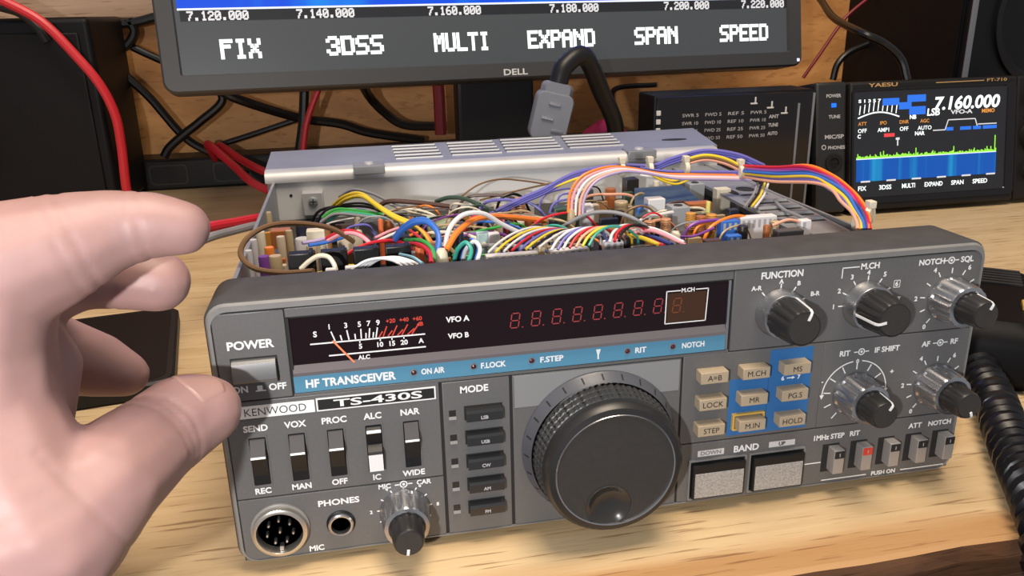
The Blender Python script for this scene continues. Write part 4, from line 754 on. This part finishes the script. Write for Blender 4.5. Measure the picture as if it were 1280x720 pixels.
# components
for kind, name, (x, y, z), dims, col, rot in COMPONENTS:
    m = wmat(col, .38); b = MB()
    if kind == 'cap':
        d, h = dims; r = d*.62; b.lathe([(r*.95, -h-8), (r, -h*.5), (r, h*.42), (r*.92, h*.5), (r*.3, h*.5)], m, x, 0, 16, axis='z', cy=y); zz = z; b2 = None
        bmesh.ops.translate(b.bm, vec=(0, 0, z), verts=b.bm.verts[:])
    elif kind == 'nut':
        d, h = dims; b.lathe([(d*.8, -h*.6), (d, -h*.3), (d*.8, h*.3), (d*.5, h*.5), (.1, h*.5)], m, x, 0, 12, axis='z', cy=y, flute=None); bmesh.ops.translate(b.bm, vec=(0, 0, z), verts=b.bm.verts[:])
    elif kind == 'coil':
        d, h = dims; prof = []
        for k in range(9): prof += [(d*.9, -h/2+h*k/9), (d, -h/2+h*(k+.4)/9), (d*.9, -h/2+h*(k+.8)/9)]
        b.lathe([(d*.7, -h-6), (d*.7, -h/2)]+prof+[(d*.6, h/2), (.1, h/2)], m, x, 0, 14, axis='z', cy=y); bmesh.ops.translate(b.bm, vec=(0, 0, z), verts=b.bm.verts[:])
    else:
        w, d, h = dims; b.box(x-w/2, x+w/2, y-d/2, y+d/2, z-h/2-6, z+h/2, m, min(.5, w/8))
        if 'header' in name or 'plug' in name:
            for k in range(int(w/2.6)): b.box(x-w/2+1+k*2.6, x-w/2+2.2+k*2.6, y-d/2-.12, y-d/2+.2, z-h*.1, z+h*.35, M_dimprint)
        if name == 'connector_block':
            b.box(x+w*.28, x+w*.42, y-d/2-.6, y+d/2, z+h*.4, z+h/2+.8, M_black, .2)
        if kind == 'can': b.lathe([(2.2, z+h/2), (2.2, z+h/2+.2), (.1, z+h/2+.2)], M_gap, x, 0, 14, axis='z', cy=y)
    b.build(name, rad)
rg = random.Random(21)
pal = ['tan', 'beige', 'rust', 'darkgrey', 'nearblack', 'copper', 'silver', 'darkbrown2', 'nearblack', 'amber', 'navyblack', 'cream', 'darkgreen']
for k in range(120):                              # small parts filling the boards between the wires
    x = rg.uniform(6, 236); y = 48+170*rg.random()**1.2; ztop = rg.uniform(74, 80) if y < 160 else rg.uniform(68, 76)
    if x > 232 and y > 70: continue
    c = wmat(rg.choice(pal), .4); b = MB(); kd = rg.random()
    if kd < .4:
        r = rg.uniform(1.8, 3.6); b.lathe([(r, 61.5), (r, ztop-.5), (r*.9, ztop), (.1, ztop)], c, x, 0, 14, axis='z', cy=y); b.build('capacitor', rad)
    elif kd < .7:
        w = rg.uniform(3, 8); d = rg.uniform(3, 6); b.box(x-w/2, x+w/2, y-d/2, y+d/2, 61.5, ztop, c, .5); b.build('relay', rad)
    else:
        w = rg.uniform(6, 14); b.box(x-w/2, x+w/2, y-1.2, y+1.2, 61.5, ztop-1, c, .3); b.build('terminal', rad)
pal2 = ['white', 'grey', 'brown', 'red', 'yellow', 'darkbrown', 'black', 'blue', 'salmon', 'green', 'purple', 'orange', 'black', 'tan', 'cream', 'violet']
for k in range(70):
    x = rg.uniform(10, 215); y = rg.uniform(50, 195); l = rg.uniform(14, 44); a = rg.uniform(-.7, .7); z = 79 if y < 150 else 75; hgt = rg.uniform(2, 6)
    pts = [(x, y, z-6), (x+l*.15, y+a*l*.15, z+hgt*.6), (x+l*.5, y+a*l*.5, z+hgt+rg.uniform(-1, 1)), (x+l*.8, y+a*l*.8, z+hgt*.5), (x+l, y+a*l, z-6)]
    if x+l > 236 or not 44 < y+a*l < 225: continue
    b = MB(); b.tube(pts, rg.choice((.45, .6, .8)), wmat(rg.choice(pal2)), 7, 5); b.build('lead', rad)
# tilted circuit board standing in the middle
b = MB(); b.rings([[(x0, 128, 76+z), (x0+16, 175, 80+z), (x0+44, 175, 80+z), (x0+38, 120, 77+z)] for x0, z in ((182, 0), (182, 1.6))], mat('board_green', (.06, .09, .08), .3), False); b.line(186, 78.6, 218, 79.6, 1.0, mat('board_edge', (.55, .50, .34), .5), 121, .8); b.build('circuit_board', rad)
# wires
for col, r, pts in WIRES:
    b = MB(); b.tube(pts, r, wmat(col), 8, 6); b.build('wire' if r < .74 or r > .76 else 'harness_wire', rad)
for x, y, z in TIES:
    b = MB(); b.lathe([(3.6, -1.2), (3.9, -1.0), (3.9, 1.0), (3.6, 1.2)], M_tie, 0, 0, 18, cap=True)
    mt = Matrix.Translation((x, y, z-.5)) @ Matrix.Rotation(math.radians(90 if y > 100 else 35), 4, 'Z'); bmesh.ops.transform(b.bm, matrix=mt, verts=b.bm.verts[:])
    b.box(x-1.6, x+1.6, y-2, y+2, z+2.8, z+6, M_tie, .4); b.build('cable_tie', rad)

# ---------------------------------------------------------------- computer monitor behind
ya = math.atan2(54, 552); til = math.radians(10)
mon = thing('computer_monitor', 'black computer monitor behind the opened radio, menu words under a blue band', 'monitor', (-87, 420, 121), (0, 0, ya))
TM = Matrix.Rotation(-til, 4, 'X')
def mplace(b): bmesh.ops.transform(b.bm, matrix=TM, verts=b.bm.verts[:]); return b
b = MB(); fo = [rrect(0, 556, 0, 335, 9, 28), rrect(0, 556, 0, 335, 9, 2), rrect(1.5, 554.5, 1.5, 333.5, 8, 0), rrect(13.2, 542.3, 12.6, 321, 2, 0), rrect(14.6, 540.8, 13.4, 320, 1.5, 3)]
b.rings(fo, M_bezel, True, True, False); b.text('DELL', 276.3, 5.4, 4.6, M_tag, -.05, w=21, bold=.02); mplace(b).build('monitor_frame', mon, sharp=30)
b = MB(); b.box(14, 541.5, 2.6, 4, 13, 320.6, M_screen); sc = mplace(b).build('screen', mon)
b = MB(); b.box(18, 541, 2.3, 2.62, 52.6, 61, M_dark_scr); mplace(b).build('label_band', sc)
b = MB(); b.box(16.5, 541, 2.3, 2.62, 61.6, 190, M_fall2); mplace(b).build('waterfall', sc)
b = MB(); b.box(16.5, 541, 2.2, 2.62, 60.6, 62.0, M_scr_line)
for s, x, w in (('FIX', 58.6, 29), ('3DSS', 145.4, 44), ('MULTI', 232.6, 46), ('EXPAND', 319.8, 60), ('SPAN', 408.4, 41), ('SPEED', 496.2, 49)): pixel_text(b, s, x, 31.6, 14.0, w, M_scr_w, 2.6)
for k, s in enumerate(('7.120.000', '7.140.000', '7.160.000', '7.180.000', '7.200.000', '7.220.000')): pixel_text(b, s, (45, 125, 228.4, 332.7, 439, 516)[k], 56.4, 6.6, 44, M_scr_w2, 2.3, 1.5)
mplace(b).build('screen_lettering', sc, label='white menu words and frequency labels')
b = MB(); b.box(549.6, 552.4, -.3, .2, 4, 6.8, M_led_pale, .3); mplace(b).build('power_lamp', mon, label='pale violet power lamp')
b = MB(); b.box(232, 302, 30, 48, -119, 150, M_black, 3); b.build('stand_neck', mon)
b = MB(); b.rings([rrect(180, 350, 0, 150, 20, 0), rrect(180, 350, 0, 150, 20, 10)], M_black, False); bmesh.ops.transform(b.bm, matrix=Matrix.Translation((0, -40, -124)) @ Matrix(((1, 0, 0, 0), (0, 0, 1, 0), (0, 1, 0, 0), (0, 0, 0, 1))), verts=b.bm.verts[:])
bmesh.ops.translate(b.bm, vec=(0, 0, 0), verts=b.bm.verts[:]); b.build('stand_base', mon)

# ---------------------------------------------------------------- second radio with a colour screen
ft = thing('desktop_radio', 'black desktop radio at right with a lit colour screen reading 7.160.000', 'radio', (468, 390, 16))
FT = Matrix.Rotation(-til, 4, 'X')
def fplace(b): bmesh.ops.transform(b.bm, matrix=FT, verts=b.bm.verts[:]); return b
b = MB(); b.box(-28, 305, 6, 112, -14, 97, M_cabinet, 3); fplace(b).build('case', ft)
b = MB(); b.box(3, 168, -3, 8, -15, 96, mat('radio_fascia', (.011, .010, .010), .45, spec=.3), 2.5); b.box(170, 305, -1, 8, -15, 96, mat('radio_fascia', (.011, .010, .010), .45, spec=.3), 2.5)
b.text('YAESU', 34.5, 92.6, 2.9, M_goldprint, -3, w=28, bold=.02); b.text('FT-710', 147, 93, 2.4, M_goldprint, -3, w=20, bold=.01); b.line(86, 92.6, 134, 92.9, .7, M_goldprint, -3); fplace(b).build('fascia', ft)
b = MB(); b.rings([rrect(4.5, 166.5, -9, 90, 4, -2.9), rrect(4.5, 166.5, -9, 90, 4, -4.2), rrect(6.5, 158, -4, 88, 3, -4.2), rrect(7.5, 157, -3, 87, 3, -2.6)], M_gloss, True, False, False); fplace(b).build('screen_surround', ft)
b = MB(); b.box(7, 158, -3.3, -2.9, -3.5, 87.5, M_dark_scr); fs = fplace(b).build('screen', ft)
b = MB(); b.box(9.5, 148.4, -3.6, -3.3, 10.4, 30, M_fall); fplace(b).build('waterfall', fs)
b = MB(); rg = random.Random(8); pts = []
for k in range(140):
    h = 30+1.2+abs(rg.gauss(0, 1.3)); x = 9.5+k*.993
    if k in (26, 58, 96, 130, 134): h += 3.5
    if k == 138: h += 13
    b.box(x, x+.75, -3.6, -3.3, 29.6, h, M_scr_green)
fplace(b).build('spectrum_trace', fs, label='green noise trace')
b = MB()
b.text('7.160.000', 117.6, 74.4, 10.0, M_scr_w, -3.3, w=66, bold=.03, shear=.16)
for s, x, w in (('FIX', 15.6, 8), ('3DSS', 38, 12), ('MULTI', 61, 13), ('EXPAND', 86, 18), ('SPAN', 110, 12.5), ('SPEED', 133, 15)): b.text(s, x, 4.4, 3.6, M_scr_w, -3.3, w=w, bold=.02)
for k in range(6): b.box(14+25*k, 23+25*k, -3.65, -3.3, 9.6, 11.0, M_scr_w2)
b.box(9.4, 148.4, -3.62, -3.3, 29.5, 30.2, M_scr_line)
fplace(b).build('screen_lettering', fs, label='white frequency and menu lettering')
b = MB()
for k in range(9): x = 12+k*4.4; b.line(x, 68+2.6*math.sin(k/8*math.pi), x+.9, 75.5+2.6*math.sin(k/8*math.pi), .8, M_scr_w, -3.3)
for k in range(12): a0, a1 = k/12, (k+1)/12; b.line(10.5+40*a0, 65+4.5*math.sin(a0*math.pi), 10.5+40*a1, 65+4.5*math.sin(a1*math.pi), 1.1, M_scr_w, -3.3)
b.text('S 1 3 5 7 9', 24, 79.4, 2.4, M_scr_w, -3.3, w=26); fplace(b).build('signal_meter', fs)
for x0, x1, z0, z1 in ((34, 50, 75, 81), (50, 62, 71, 77), (58, 76, 77, 83), (60, 76, 66, 73), (97, 104, 50.6, 53.6), (111, 122, 50.6, 53.6), (124, 132, 50.6, 53.6), (134, 148, 50.6, 53.6)):
    b = MB(); b.box(x0, x1, -3.6, -3.3, z0, z1, M_scr_blue); fplace(b).build('blue_field', fs)
b = MB()
for k, (s, t) in enumerate((('ATT', 'OFF'), ('IPO', 'AMP1'), ('DNR', 'OFF'), ('AGC', 'AUTO'))):
    x = 15+k*20.2; b.text(s, x, 60.2, 2.8, M_scr_orange, -3.3, bold=.01); b.text(t, x, 54.2, 3.2, M_scr_w, -3.3, bold=.01)
b.text('LSB', 84, 67.4, 5.5, M_scr_w, -3.3, bold=.03, shear=.1); b.text('NB', 64, 64, 3.2, M_scr_w, -3.3); b.text('VFO-A', 112, 66.6, 3.2, M_scr_w2, -3.3, w=22); b.text('MEMO', 139, 66.4, 3.0, M_scr_orange, -3.3); b.text('NAR', 71, 49.6, 3.0, M_scr_w, -3.3); b.text('C', 12, 49.5, 3.0, M_scr_w, -3.3)
b.box(36, 46, -3.6, -3.3, 48, 51, M_scr_red); b.box(47.5, 51, -3.6, -3.3, 45, 47, M_scr_w2); b.box(48.8, 49.8, -3.6, -3.3, 40, 45, M_scr_w2)
for a, c in (((84, 51.5), (96, 51.5)), ((96, 51.5), (99, 60)), ((99, 60), (126, 60)), ((126, 60), (129, 51.5)), ((129, 55), (148, 55))): b.line(*a, *c, .9, M_scr_w2, -3.3)
fplace(b).build('status_field', fs)
b = MB(); b.box(-28, 1, -1.5, 7, -15, 97, mat('button_strip', (.016, .016, .017), .4), 2.5); b.text('POWER', -11.3, 85.2, 2.6, M_dimprint, -1.5, w=14); b.text('TUNE', -10.6, 67.6, 2.6, M_dimprint, -1.5, w=11); b.text('MIC/SP', -10.5, 50.6, 3.0, M_dimprint, -1.5, w=18); b.text('PHONES', -8.4, 41.3, 2.6, M_dimprint, -1.5, w=16); b.lathe([(2.2, -1.5), (2.2, -1.7), (1.4, -1.7)], M_dimprint, -20.5, 42, 14, cap=False); stp = fplace(b).build('button_strip', ft)
b = MB(); b.box(-13.6, -9, -2.2, -1, 75.4, 79, M_led_blue, .5); fplace(b).build('power_lamp', stp, label='glowing blue lamp')
b = MB(); b.lathe([(8, -1.5), (8, -2.6), (6.6, -3), (4.6, -2.4), (4.2, -1.2)], M_black, -10.9, 28, 28, cap=False); b.lathe([(4.3, -1.6), (.1, -1.6)], M_gap, -10.9, 28, 20); fplace(b).build('headphone_jack', stp)
for z, r in ((42, 13), (10, 9), (76, 9)):
    b = MB(); b.lathe([(r, -1), (r*.96, -8), (r*.85, -14), (r*.7, -15), (.1, -15)], M_knob, 187, z, 60, flute=(20, .04, -13, -2)); fplace(b).build('side_knob', ft)
b = MB(); b.text('CLAR', 186, 25, 2.8, M_dimprint, -1.05); b.box(178, 196, -2, -.5, 57, 61, M_black, .6); fplace(b).build('side_key', ft)
for x in (20, 280):
    b = MB(); b.box(x-9, x+9, 0, 30, -19, -9, M_black, 2); b.build('front_foot', ft)
    b = MB(); b.box(x-9, x+9, 92, 110, -19, 8, M_black, 2); b.build('rear_foot', ft)

# black box with rows of small print beside it
tu = thing('tuner_box', 'black box with rows of small white print, left of the radio with the lit screen', 'tuner', (290, 390, DZ))
b = MB(); b.box(0, 142, 2, 40, 4, 111, M_cabinet, 2); b.box(2, 140, 0, 3, 6, 109.5, M_gloss, 1); b.box(126, 128, -.6, .5, 12, 100, M_grey, .3); b.box(139, 141, -1, 1, 8, 108, M_grey, .4); b.build('case', tu)  # two thin grey uprights are painted-in reflection lines on the front
b = MB(); rg = random.Random(5)
for k, s in enumerate(('5', '10', '25', '50')):
    for j in range(4): b.text(('SWR', 'FWD', 'REF', 'PWR')[j]+' '+s, 31+20*j, 94-6.4*k, 2.5, M_dimprint, 0, w=14, bold=.0)
for k in range(3): b.text(('ANT', 'TUNE', 'AUTO')[k], 105, 90-7*k, 2.6, M_dimprint, 0, w=9)
b.build('printed_lettering', tu)
for k in range(3):
    b = MB(); b.box(1.5, 5.2, -.8, .2, 95-7*k, 99-7*k, M_tag, .3); b.build('indicator', tu)
for x, z in ((86, 103), (101, 99), (114, 94)):
    b = MB(); b.box(x-3, x+3, -.9, .1, z-2.2, z-1.0, M_tag, .2); b.box(x+.6, x+1.8, -.9, .1, z-1.2, z+3.6, M_tag, .2); b.build('badge', tu)
for x in (12, 130):
    b = MB(); b.box(x-6, x+6, 6, 36, 0, 4.5, M_black, .8); b.build('foot', tu)

# loudspeaker at the right
sp = thing('loudspeaker', 'large black loudspeaker standing at right behind the radio with the lit screen', 'speaker', (694, 556, DZ), (0, 0, math.radians(4)))
b = MB(); b.box(0, 190, 0, 190, 0, 330, M_cabinet, 4); b.box(-2, 0.6, 0, 190, 0, 330, M_cabinet, .5); b.build('cabinet', sp)
b = MB(); b.box(2, 188, -9, 1, 3, 327, mat('speaker_baffle', (.006, .006, .008), .5, spec=.25), 3); b.box(2, 9, -11, -8, 3, 327, M_grey, 2); b.build('baffle', sp)
b = MB(); b.lathe([(72, -8.5), (72, -13), (66, -14), (62, -10), (40, 2), (20, 8), (.1, 9)], M_black, 105, 160, 64, cap=False); b.lathe([(22, 4), (18, -2), (8, -5), (.1, -6)], M_gloss, 105, 160, 32, cap=False); b.build('woofer', sp)
b = MB(); b.lathe([(30, -8.5), (30, -12), (26, -12), (12, -6), (.1, -9)], M_black, 105, 275, 40, cap=False); b.build('tweeter', sp)

# black case at the left and the long box along the wall
cs = thing('equipment_case', 'large black equipment case at far left behind the red cable', 'case', (-420, 580, DZ))
b = MB(); b.box(0, 246, 0, 120, 4, 181, M_cabinet, 5, 3); b.build('body', cs)
b = MB(); b.box(20, 236, -2.5, 1, 12, 168, mat('case_front', (.006, .005, .006), .5, spec=.2), 2); b.build('front_plate', cs)
b = MB(); b.tube([(128, -3, 40), (140, -9, 44), (146, -10, 70), (142, -10, 96), (134, -3, 100)], 3, M_black, 8, 5); b.build('handle', cs)
for x in (30, 216):
    for y in (20, 100):
        b = MB(); b.lathe([(8, 5), (8, 1), (7, 0)], M_black, x, 0, 16, axis='z', cy=y); b.build('foot', cs)
ps = thing('power_strip', 'long black power strip lying at the foot of the wooden wall', 'power strip', (-150, 690, DZ))
b = MB(); b.box(-40, 620, 0, 44, 0, 34, M_black, 3); b.build('housing', ps)
for k in range(9):
    b = MB(); b.rings([rrect(-20+66*k, 20+66*k, 6, 28, 4, -.2, 3), rrect(-20+66*k, 20+66*k, 6, 28, 4, -1.2, 3), rrect(-18+66*k, 18+66*k, 8, 26, 4, -1.2, 3), rrect(-18+66*k, 18+66*k, 8, 26, 4, .2, 3)], M_knob, False, False, False); b.build('socket', ps)

# phone on the desk
ph = thing('mobile_phone', 'black phone lying flat on the desk beyond the hand', 'phone', (-104, 199, DZ), (0, 0, math.radians(9)))
b = MB(); P = lambda i, z: [(p[0], p[2], z) for p in rrect(-48+i, 48-i, -58+i, 58-i, 8, 0, 6)]
b.rings([P(1.2, 0), P(0, 1.2), P(0, 7.5), P(1.2, 8.8)], mat('phone_black', (.010, .011, .013), .45, spec=.3), True); b.build('body', ph)
b = MB(); b.rings([P(4, 8.75), P(4, 8.95)], mat('phone_glass', (.006, .006, .007), .45, spec=.2), False); b.build('glass', ph)

# cables behind
LBL = {'a': 'black cable sloping down the wall between the black case and the monitor corner', 'b': 'black cable crossing another below the lower left corner of the monitor',
 'c': 'long black cable running right along the wall under the left half of the monitor', 'd': 'thin black cable rising right behind the red wire pair',
 'e': 'black cable hanging straight down beside the thin red wire under the monitor', 'f': 'black cable curving in a loop left of the monitor stand', 'g': 'dark red thick cable hanging beside the monitor stand',
 'h': 'black cable against the pale plank near the monitor left edge', 'h2': 'short black cable looping under the pale plank', 'h3': 'short black cable ending behind the monitor left edge',
 'i': 'thick red cable arching in front of the black case at far left', 'j': 'black cable beside the top of the thick red cable', 'k': 'left one of two red wires sloping to the rear of the opened radio',
 'k2': 'right one of two red wires sloping to the rear of the opened radio', 'er': 'thin red wire hanging under the monitor by a black cable', 'm': 'black cable drooping in front of the loudspeaker',
 'n': 'thin dark red wire on the wall right of the monitor', 'o': 'short black cable arching beside the loudspeaker foot', 'q': 'black cable bent at a corner on the wall right of the grey plug',
 'w1': 'red wire leaving the left side of the opened radio at the index fingertip', 'w2': 'grey wire leaving the left side of the opened radio just below a red wire'}
for n, (col, r, pts) in CABLES.items():
    b = MB(); b.tube(pts, r, wmat(col, .45), 10, 8); tag(b.build('cable' if r > 3.4 else 'wire_lead', None), LBL[n], 'cable')
# grey plug hanging under the monitor
pg = thing('power_plug', 'grey three-pin power plug hanging under the monitor right of its stand', 'plug', (195, 352, 103), (0, math.radians(14), math.radians(-8)))
b = MB(); b.rings([rrect(-9, 9, 10, 22, 4, -7), rrect(-12, 12, 8, 22, 4, 0), rrect(-9, 9, 10, 22, 4, 8)], M_grey, True)
b.rings([rrect(-13, 13, -20, 14, 5, -9), rrect(-14, 14, -21, 15, 6, -7), rrect(-14, 14, -21, 15, 6, 8), rrect(-12, 12, -19, 13, 5, 10)], M_grey, True); b.build('plug_body', pg)
for x, z in ((0, 7), (-3, -4), (6, -12)):
    b = MB(); b.box(x-4.5, x+4.5, -10.2, -8.8, z-1, z+1, M_chrome, .3); b.build('contact', pg)
b = MB(); b.tube([(0, 1, 20), (2, 4, 34), (16, 14, 44), (40, 40, 20), (62, 60, -6), (70, 70, -40), (76, 90, -70)], 7, M_black, 12, 6); b.build('plug_cable', pg)
# pink pouch and white cap behind
pk = thing('pink_pouch', 'small bright pink pouch beside the grey plug in front of the wall', 'pouch', (330, 655, DZ))
b = MB(); rg = random.Random(2); R = []
for k, (r, z) in enumerate(((30, 0), (34, 18), (30, 34), (20, 46), (8, 55), (.5, 57))): R.append([(r*1.15*math.cos(a)*(1+.10*math.sin(3*a+k)), r*.6*math.sin(a), z+3*math.sin(2*a+k)*(k > 0)) for a in [2*math.pi*j/28 for j in range(28)]])
b.rings(R, M_pink, True, True, False); b.build('pouch_body', pk)
b = MB(); b.lathe([(8, 20), (8, 34), (6, 37), (2, 38)], M_tag, -30, 0, 16, axis='z', cy=-26); b.tube([(-30, -26, 22), (-26, -18, 8), (-20, -14, 2)], 2.5, M_tag, 8, 4); b.build('drawstring_toggle', pk, label='white toggle')

# hand microphone with its coiled cord
mk = thing('hand_microphone', 'black hand microphone with a thick coiled cord at the right edge of the desk', 'microphone', (372, 108, DZ), (0, 0, math.radians(-38)))
b = MB(); Q = lambda i, z, e=0: [(p[0], p[2], z) for p in rrect(-30+i, 30-i, -58+i-e, 52-i, 13, 0, 6)]
b.rings([Q(5, 0), Q(0, 6), Q(0, 22), Q(3, 29), Q(9, 33)], mat('microphone_black', (.003, .003, .004), .5, spec=.12), True); b.build('body', mk)
b = MB()
for k in range(6): b.box(-17, 17, 12+5*k, 14.4+5*k, 32, 34, M_gap, .3)
b.build('grille', mk)
b = MB(); b.box(-35, -28, -30, 18, 8, 24, mat('microphone_black', (.003, .003, .004), .5), 2.5); b.build('talk_bar', mk)
b = MB(); b.box(14, 22, -28, -16, 31, 35, M_gold, .8); b.build('switch', mk, label='brass coloured switch')
inv = (Matrix.Translation((372, 108, DZ)) @ Matrix.Rotation(math.radians(-38), 4, 'Z')).inverted()
pth = smooth_path([(338, 70, 10), (331, 57, 6.6), (320, 37, 6.6), (304, 12, 6.6), (289, -13, 6.6), (277, -33, 7), (268, -50, 2), (264, -59, -16), (264, -61, -60), (264, -61, -110)], 10)
# resample by arc length and wind a helix round it
Ls = [0]
for p, q in zip(pth, pth[1:]): Ls.append(Ls[-1]+(q-p).length)
def at(s):
    for k in range(len(pth)-1):
        if Ls[k+1] >= s: f = (s-Ls[k])/(Ls[k+1]-Ls[k]); return pth[k].lerp(pth[k+1], f), (pth[k+1]-pth[k]).normalized()
    return pth[-1], (pth[-1]-pth[-2]).normalized()
turns = Ls[-1]/7.0; hp = []; nr = None; M = int(turns*14)
for k in range(M+1):
    p, t = at(Ls[-1]*k/M)
    if nr is None: nr = Vector((0, 0, 1))
    nr = (nr-t*nr.dot(t)).normalized(); bi = t.cross(nr); a = 2*math.pi*turns*k/M
    hp.append(inv @ (p+(nr*math.cos(a)+bi*math.sin(a))*6.0))
b = MB(); b.tube(hp, 3.3, mat('cord_black', (.006, .006, .008), .35, spec=.3), 8, 1); b.build('coiled_cord', mk)
b = MB(); b.tube([inv @ Vector(p) for p in ((352, 86, 14), (344, 76, 13), (334, 64, 10))], 6.5, M_black, 12, 4, 5); b.build('strain_relief', mk)
# dark cable from the microphone towards the knobs
# ---------------------------------------------------------------- the hand
def capsules(chains):
    bm = bmesh.new()
    for ch in chains:
        for (p, r), (q, s) in zip(ch, ch[1:]):
            P, Q = Vector(p), Vector(q); n = max(2, int((Q-P).length/(min(r, s)*.22)))
            for k in range(n+1):
                f = k/n; bmesh.ops.create_icosphere(bm, subdivisions=2, radius=r+(s-r)*f, matrix=Matrix.Translation(P.lerp(Q, f)))
    return bm
chains = [[((x, y, z), r) for x, y, z, r in ch] for ch in HAND.values()]
bm = capsules(chains)
bmesh.ops.scale(bm, vec=(MM, MM, MM), verts=bm.verts[:])
me = bpy.data.meshes.new('hand_raw'); bm.to_mesh(me); bm.free()
ho = bpy.data.objects.new('hand_raw', me); COL.objects.link(ho)
md = ho.modifiers.new('remesh', 'REMESH'); md.mode = 'VOXEL'; md.voxel_size = .0011; md.use_smooth_shade = True
sm = ho.modifiers.new('smooth', 'SMOOTH'); sm.factor = .5; sm.iterations = 16
bpy.context.view_layer.update()
me2 = bpy.data.meshes.new_from_object(ho.evaluated_get(bpy.context.evaluated_depsgraph_get())); bpy.data.objects.remove(ho)
me2.name = 'person'; me2.materials.clear(); me2.materials.append(M_skin)
for p in me2.polygons: p.use_smooth = True
def crease(a, c, f, depth, width, reach):         # a shallow fold across a finger at fraction f of the bone a-c
    A, Cc = Vector(a[:3])*MM, Vector(c[:3])*MM; ax = (Cc-A).normalized(); P = A.lerp(Cc, f)
    for v in me2.vertices:
        d = v.co-P; u = d.dot(ax); q = (d-ax*u).length
        if abs(u) < 4*width*MM and q < reach*MM: v.co -= v.normal*.55*depth*MM*math.exp(-(u/(width*MM))**2)
HI, HT, HM = HAND['index'], HAND['thumb'], HAND['middle']
for a, c, f, d_, w_, r_ in ((HI[1], HI[2], .15, .45, .6, 12), (HI[1], HI[2], .45, .30, .5, 12), (HI[2], HI[3], .55, .55, .8, 16), (HI[2], HI[3], .85, .4, .7, 17), (HM[1], HM[2], .1, .45, .7, 12),
                            (HT[2], HT[3], -.1, .5, .7, 16), (HT[2], HT[3], .15, .4, .6, 17), (HT[1], HT[2], .75, .35, .5, 16), (HT[3], HT[4], .3, .5, 1.0, 22)): crease(a, c, f, d_, w_, r_)
person = bpy.data.objects.new('person', me2); COL.objects.link(person)
tag(person, 'bare left hand reaching in from the left, thumb near the power button', 'person')

NAIL_TURN = -48
from mathutils.bvhtree import BVHTree
bv = BVHTree.FromPolygons([v.co for v in me2.vertices], [tuple(p.vertices) for p in me2.polygons])
A, Cc = Vector(HT[0][:3])*MM, Vector(HT[2][:3])*MM; ax = (A-Cc).normalized()
face = (CAM_POS-A).normalized(); face = (face-ax*face.dot(ax)).normalized(); face = Matrix.Rotation(math.radians(NAIL_TURN), 3, ax) @ face; side = ax.cross(face)
grid = []; NU, NV = 14, 14
for i in range(NU+1):
    row = []
    for j in range(NV+1):
        u = -1+2*j/NV; t = i/NU
        along = (-5.2+t*(11.0-2.2*u*u)+1.2*u*u*(1-t))*MM; ang = u*math.radians(40)
        dirv = (face*math.cos(ang)+side*math.sin(ang)); org = A+ax*along+dirv*.0155
        hit = bv.ray_cast(org, -dirv)
        row.append(hit[0]+hit[1]*(.00032 if 0 < i < NU and 0 < j < NV else -.0003) if hit[0] else org-dirv*.006)
    grid.append(row)
b = MB(); vs = [tuple(p/MM) for r in grid for p in r]; n = NV+1
b.faces(vs, [(i*n+j, i*n+j+1, (i+1)*n+j+1, (i+1)*n+j) for i in range(NU) for j in range(NV)], M_nail, True); nb = b.build('thumb_nail', person, sharp=80)
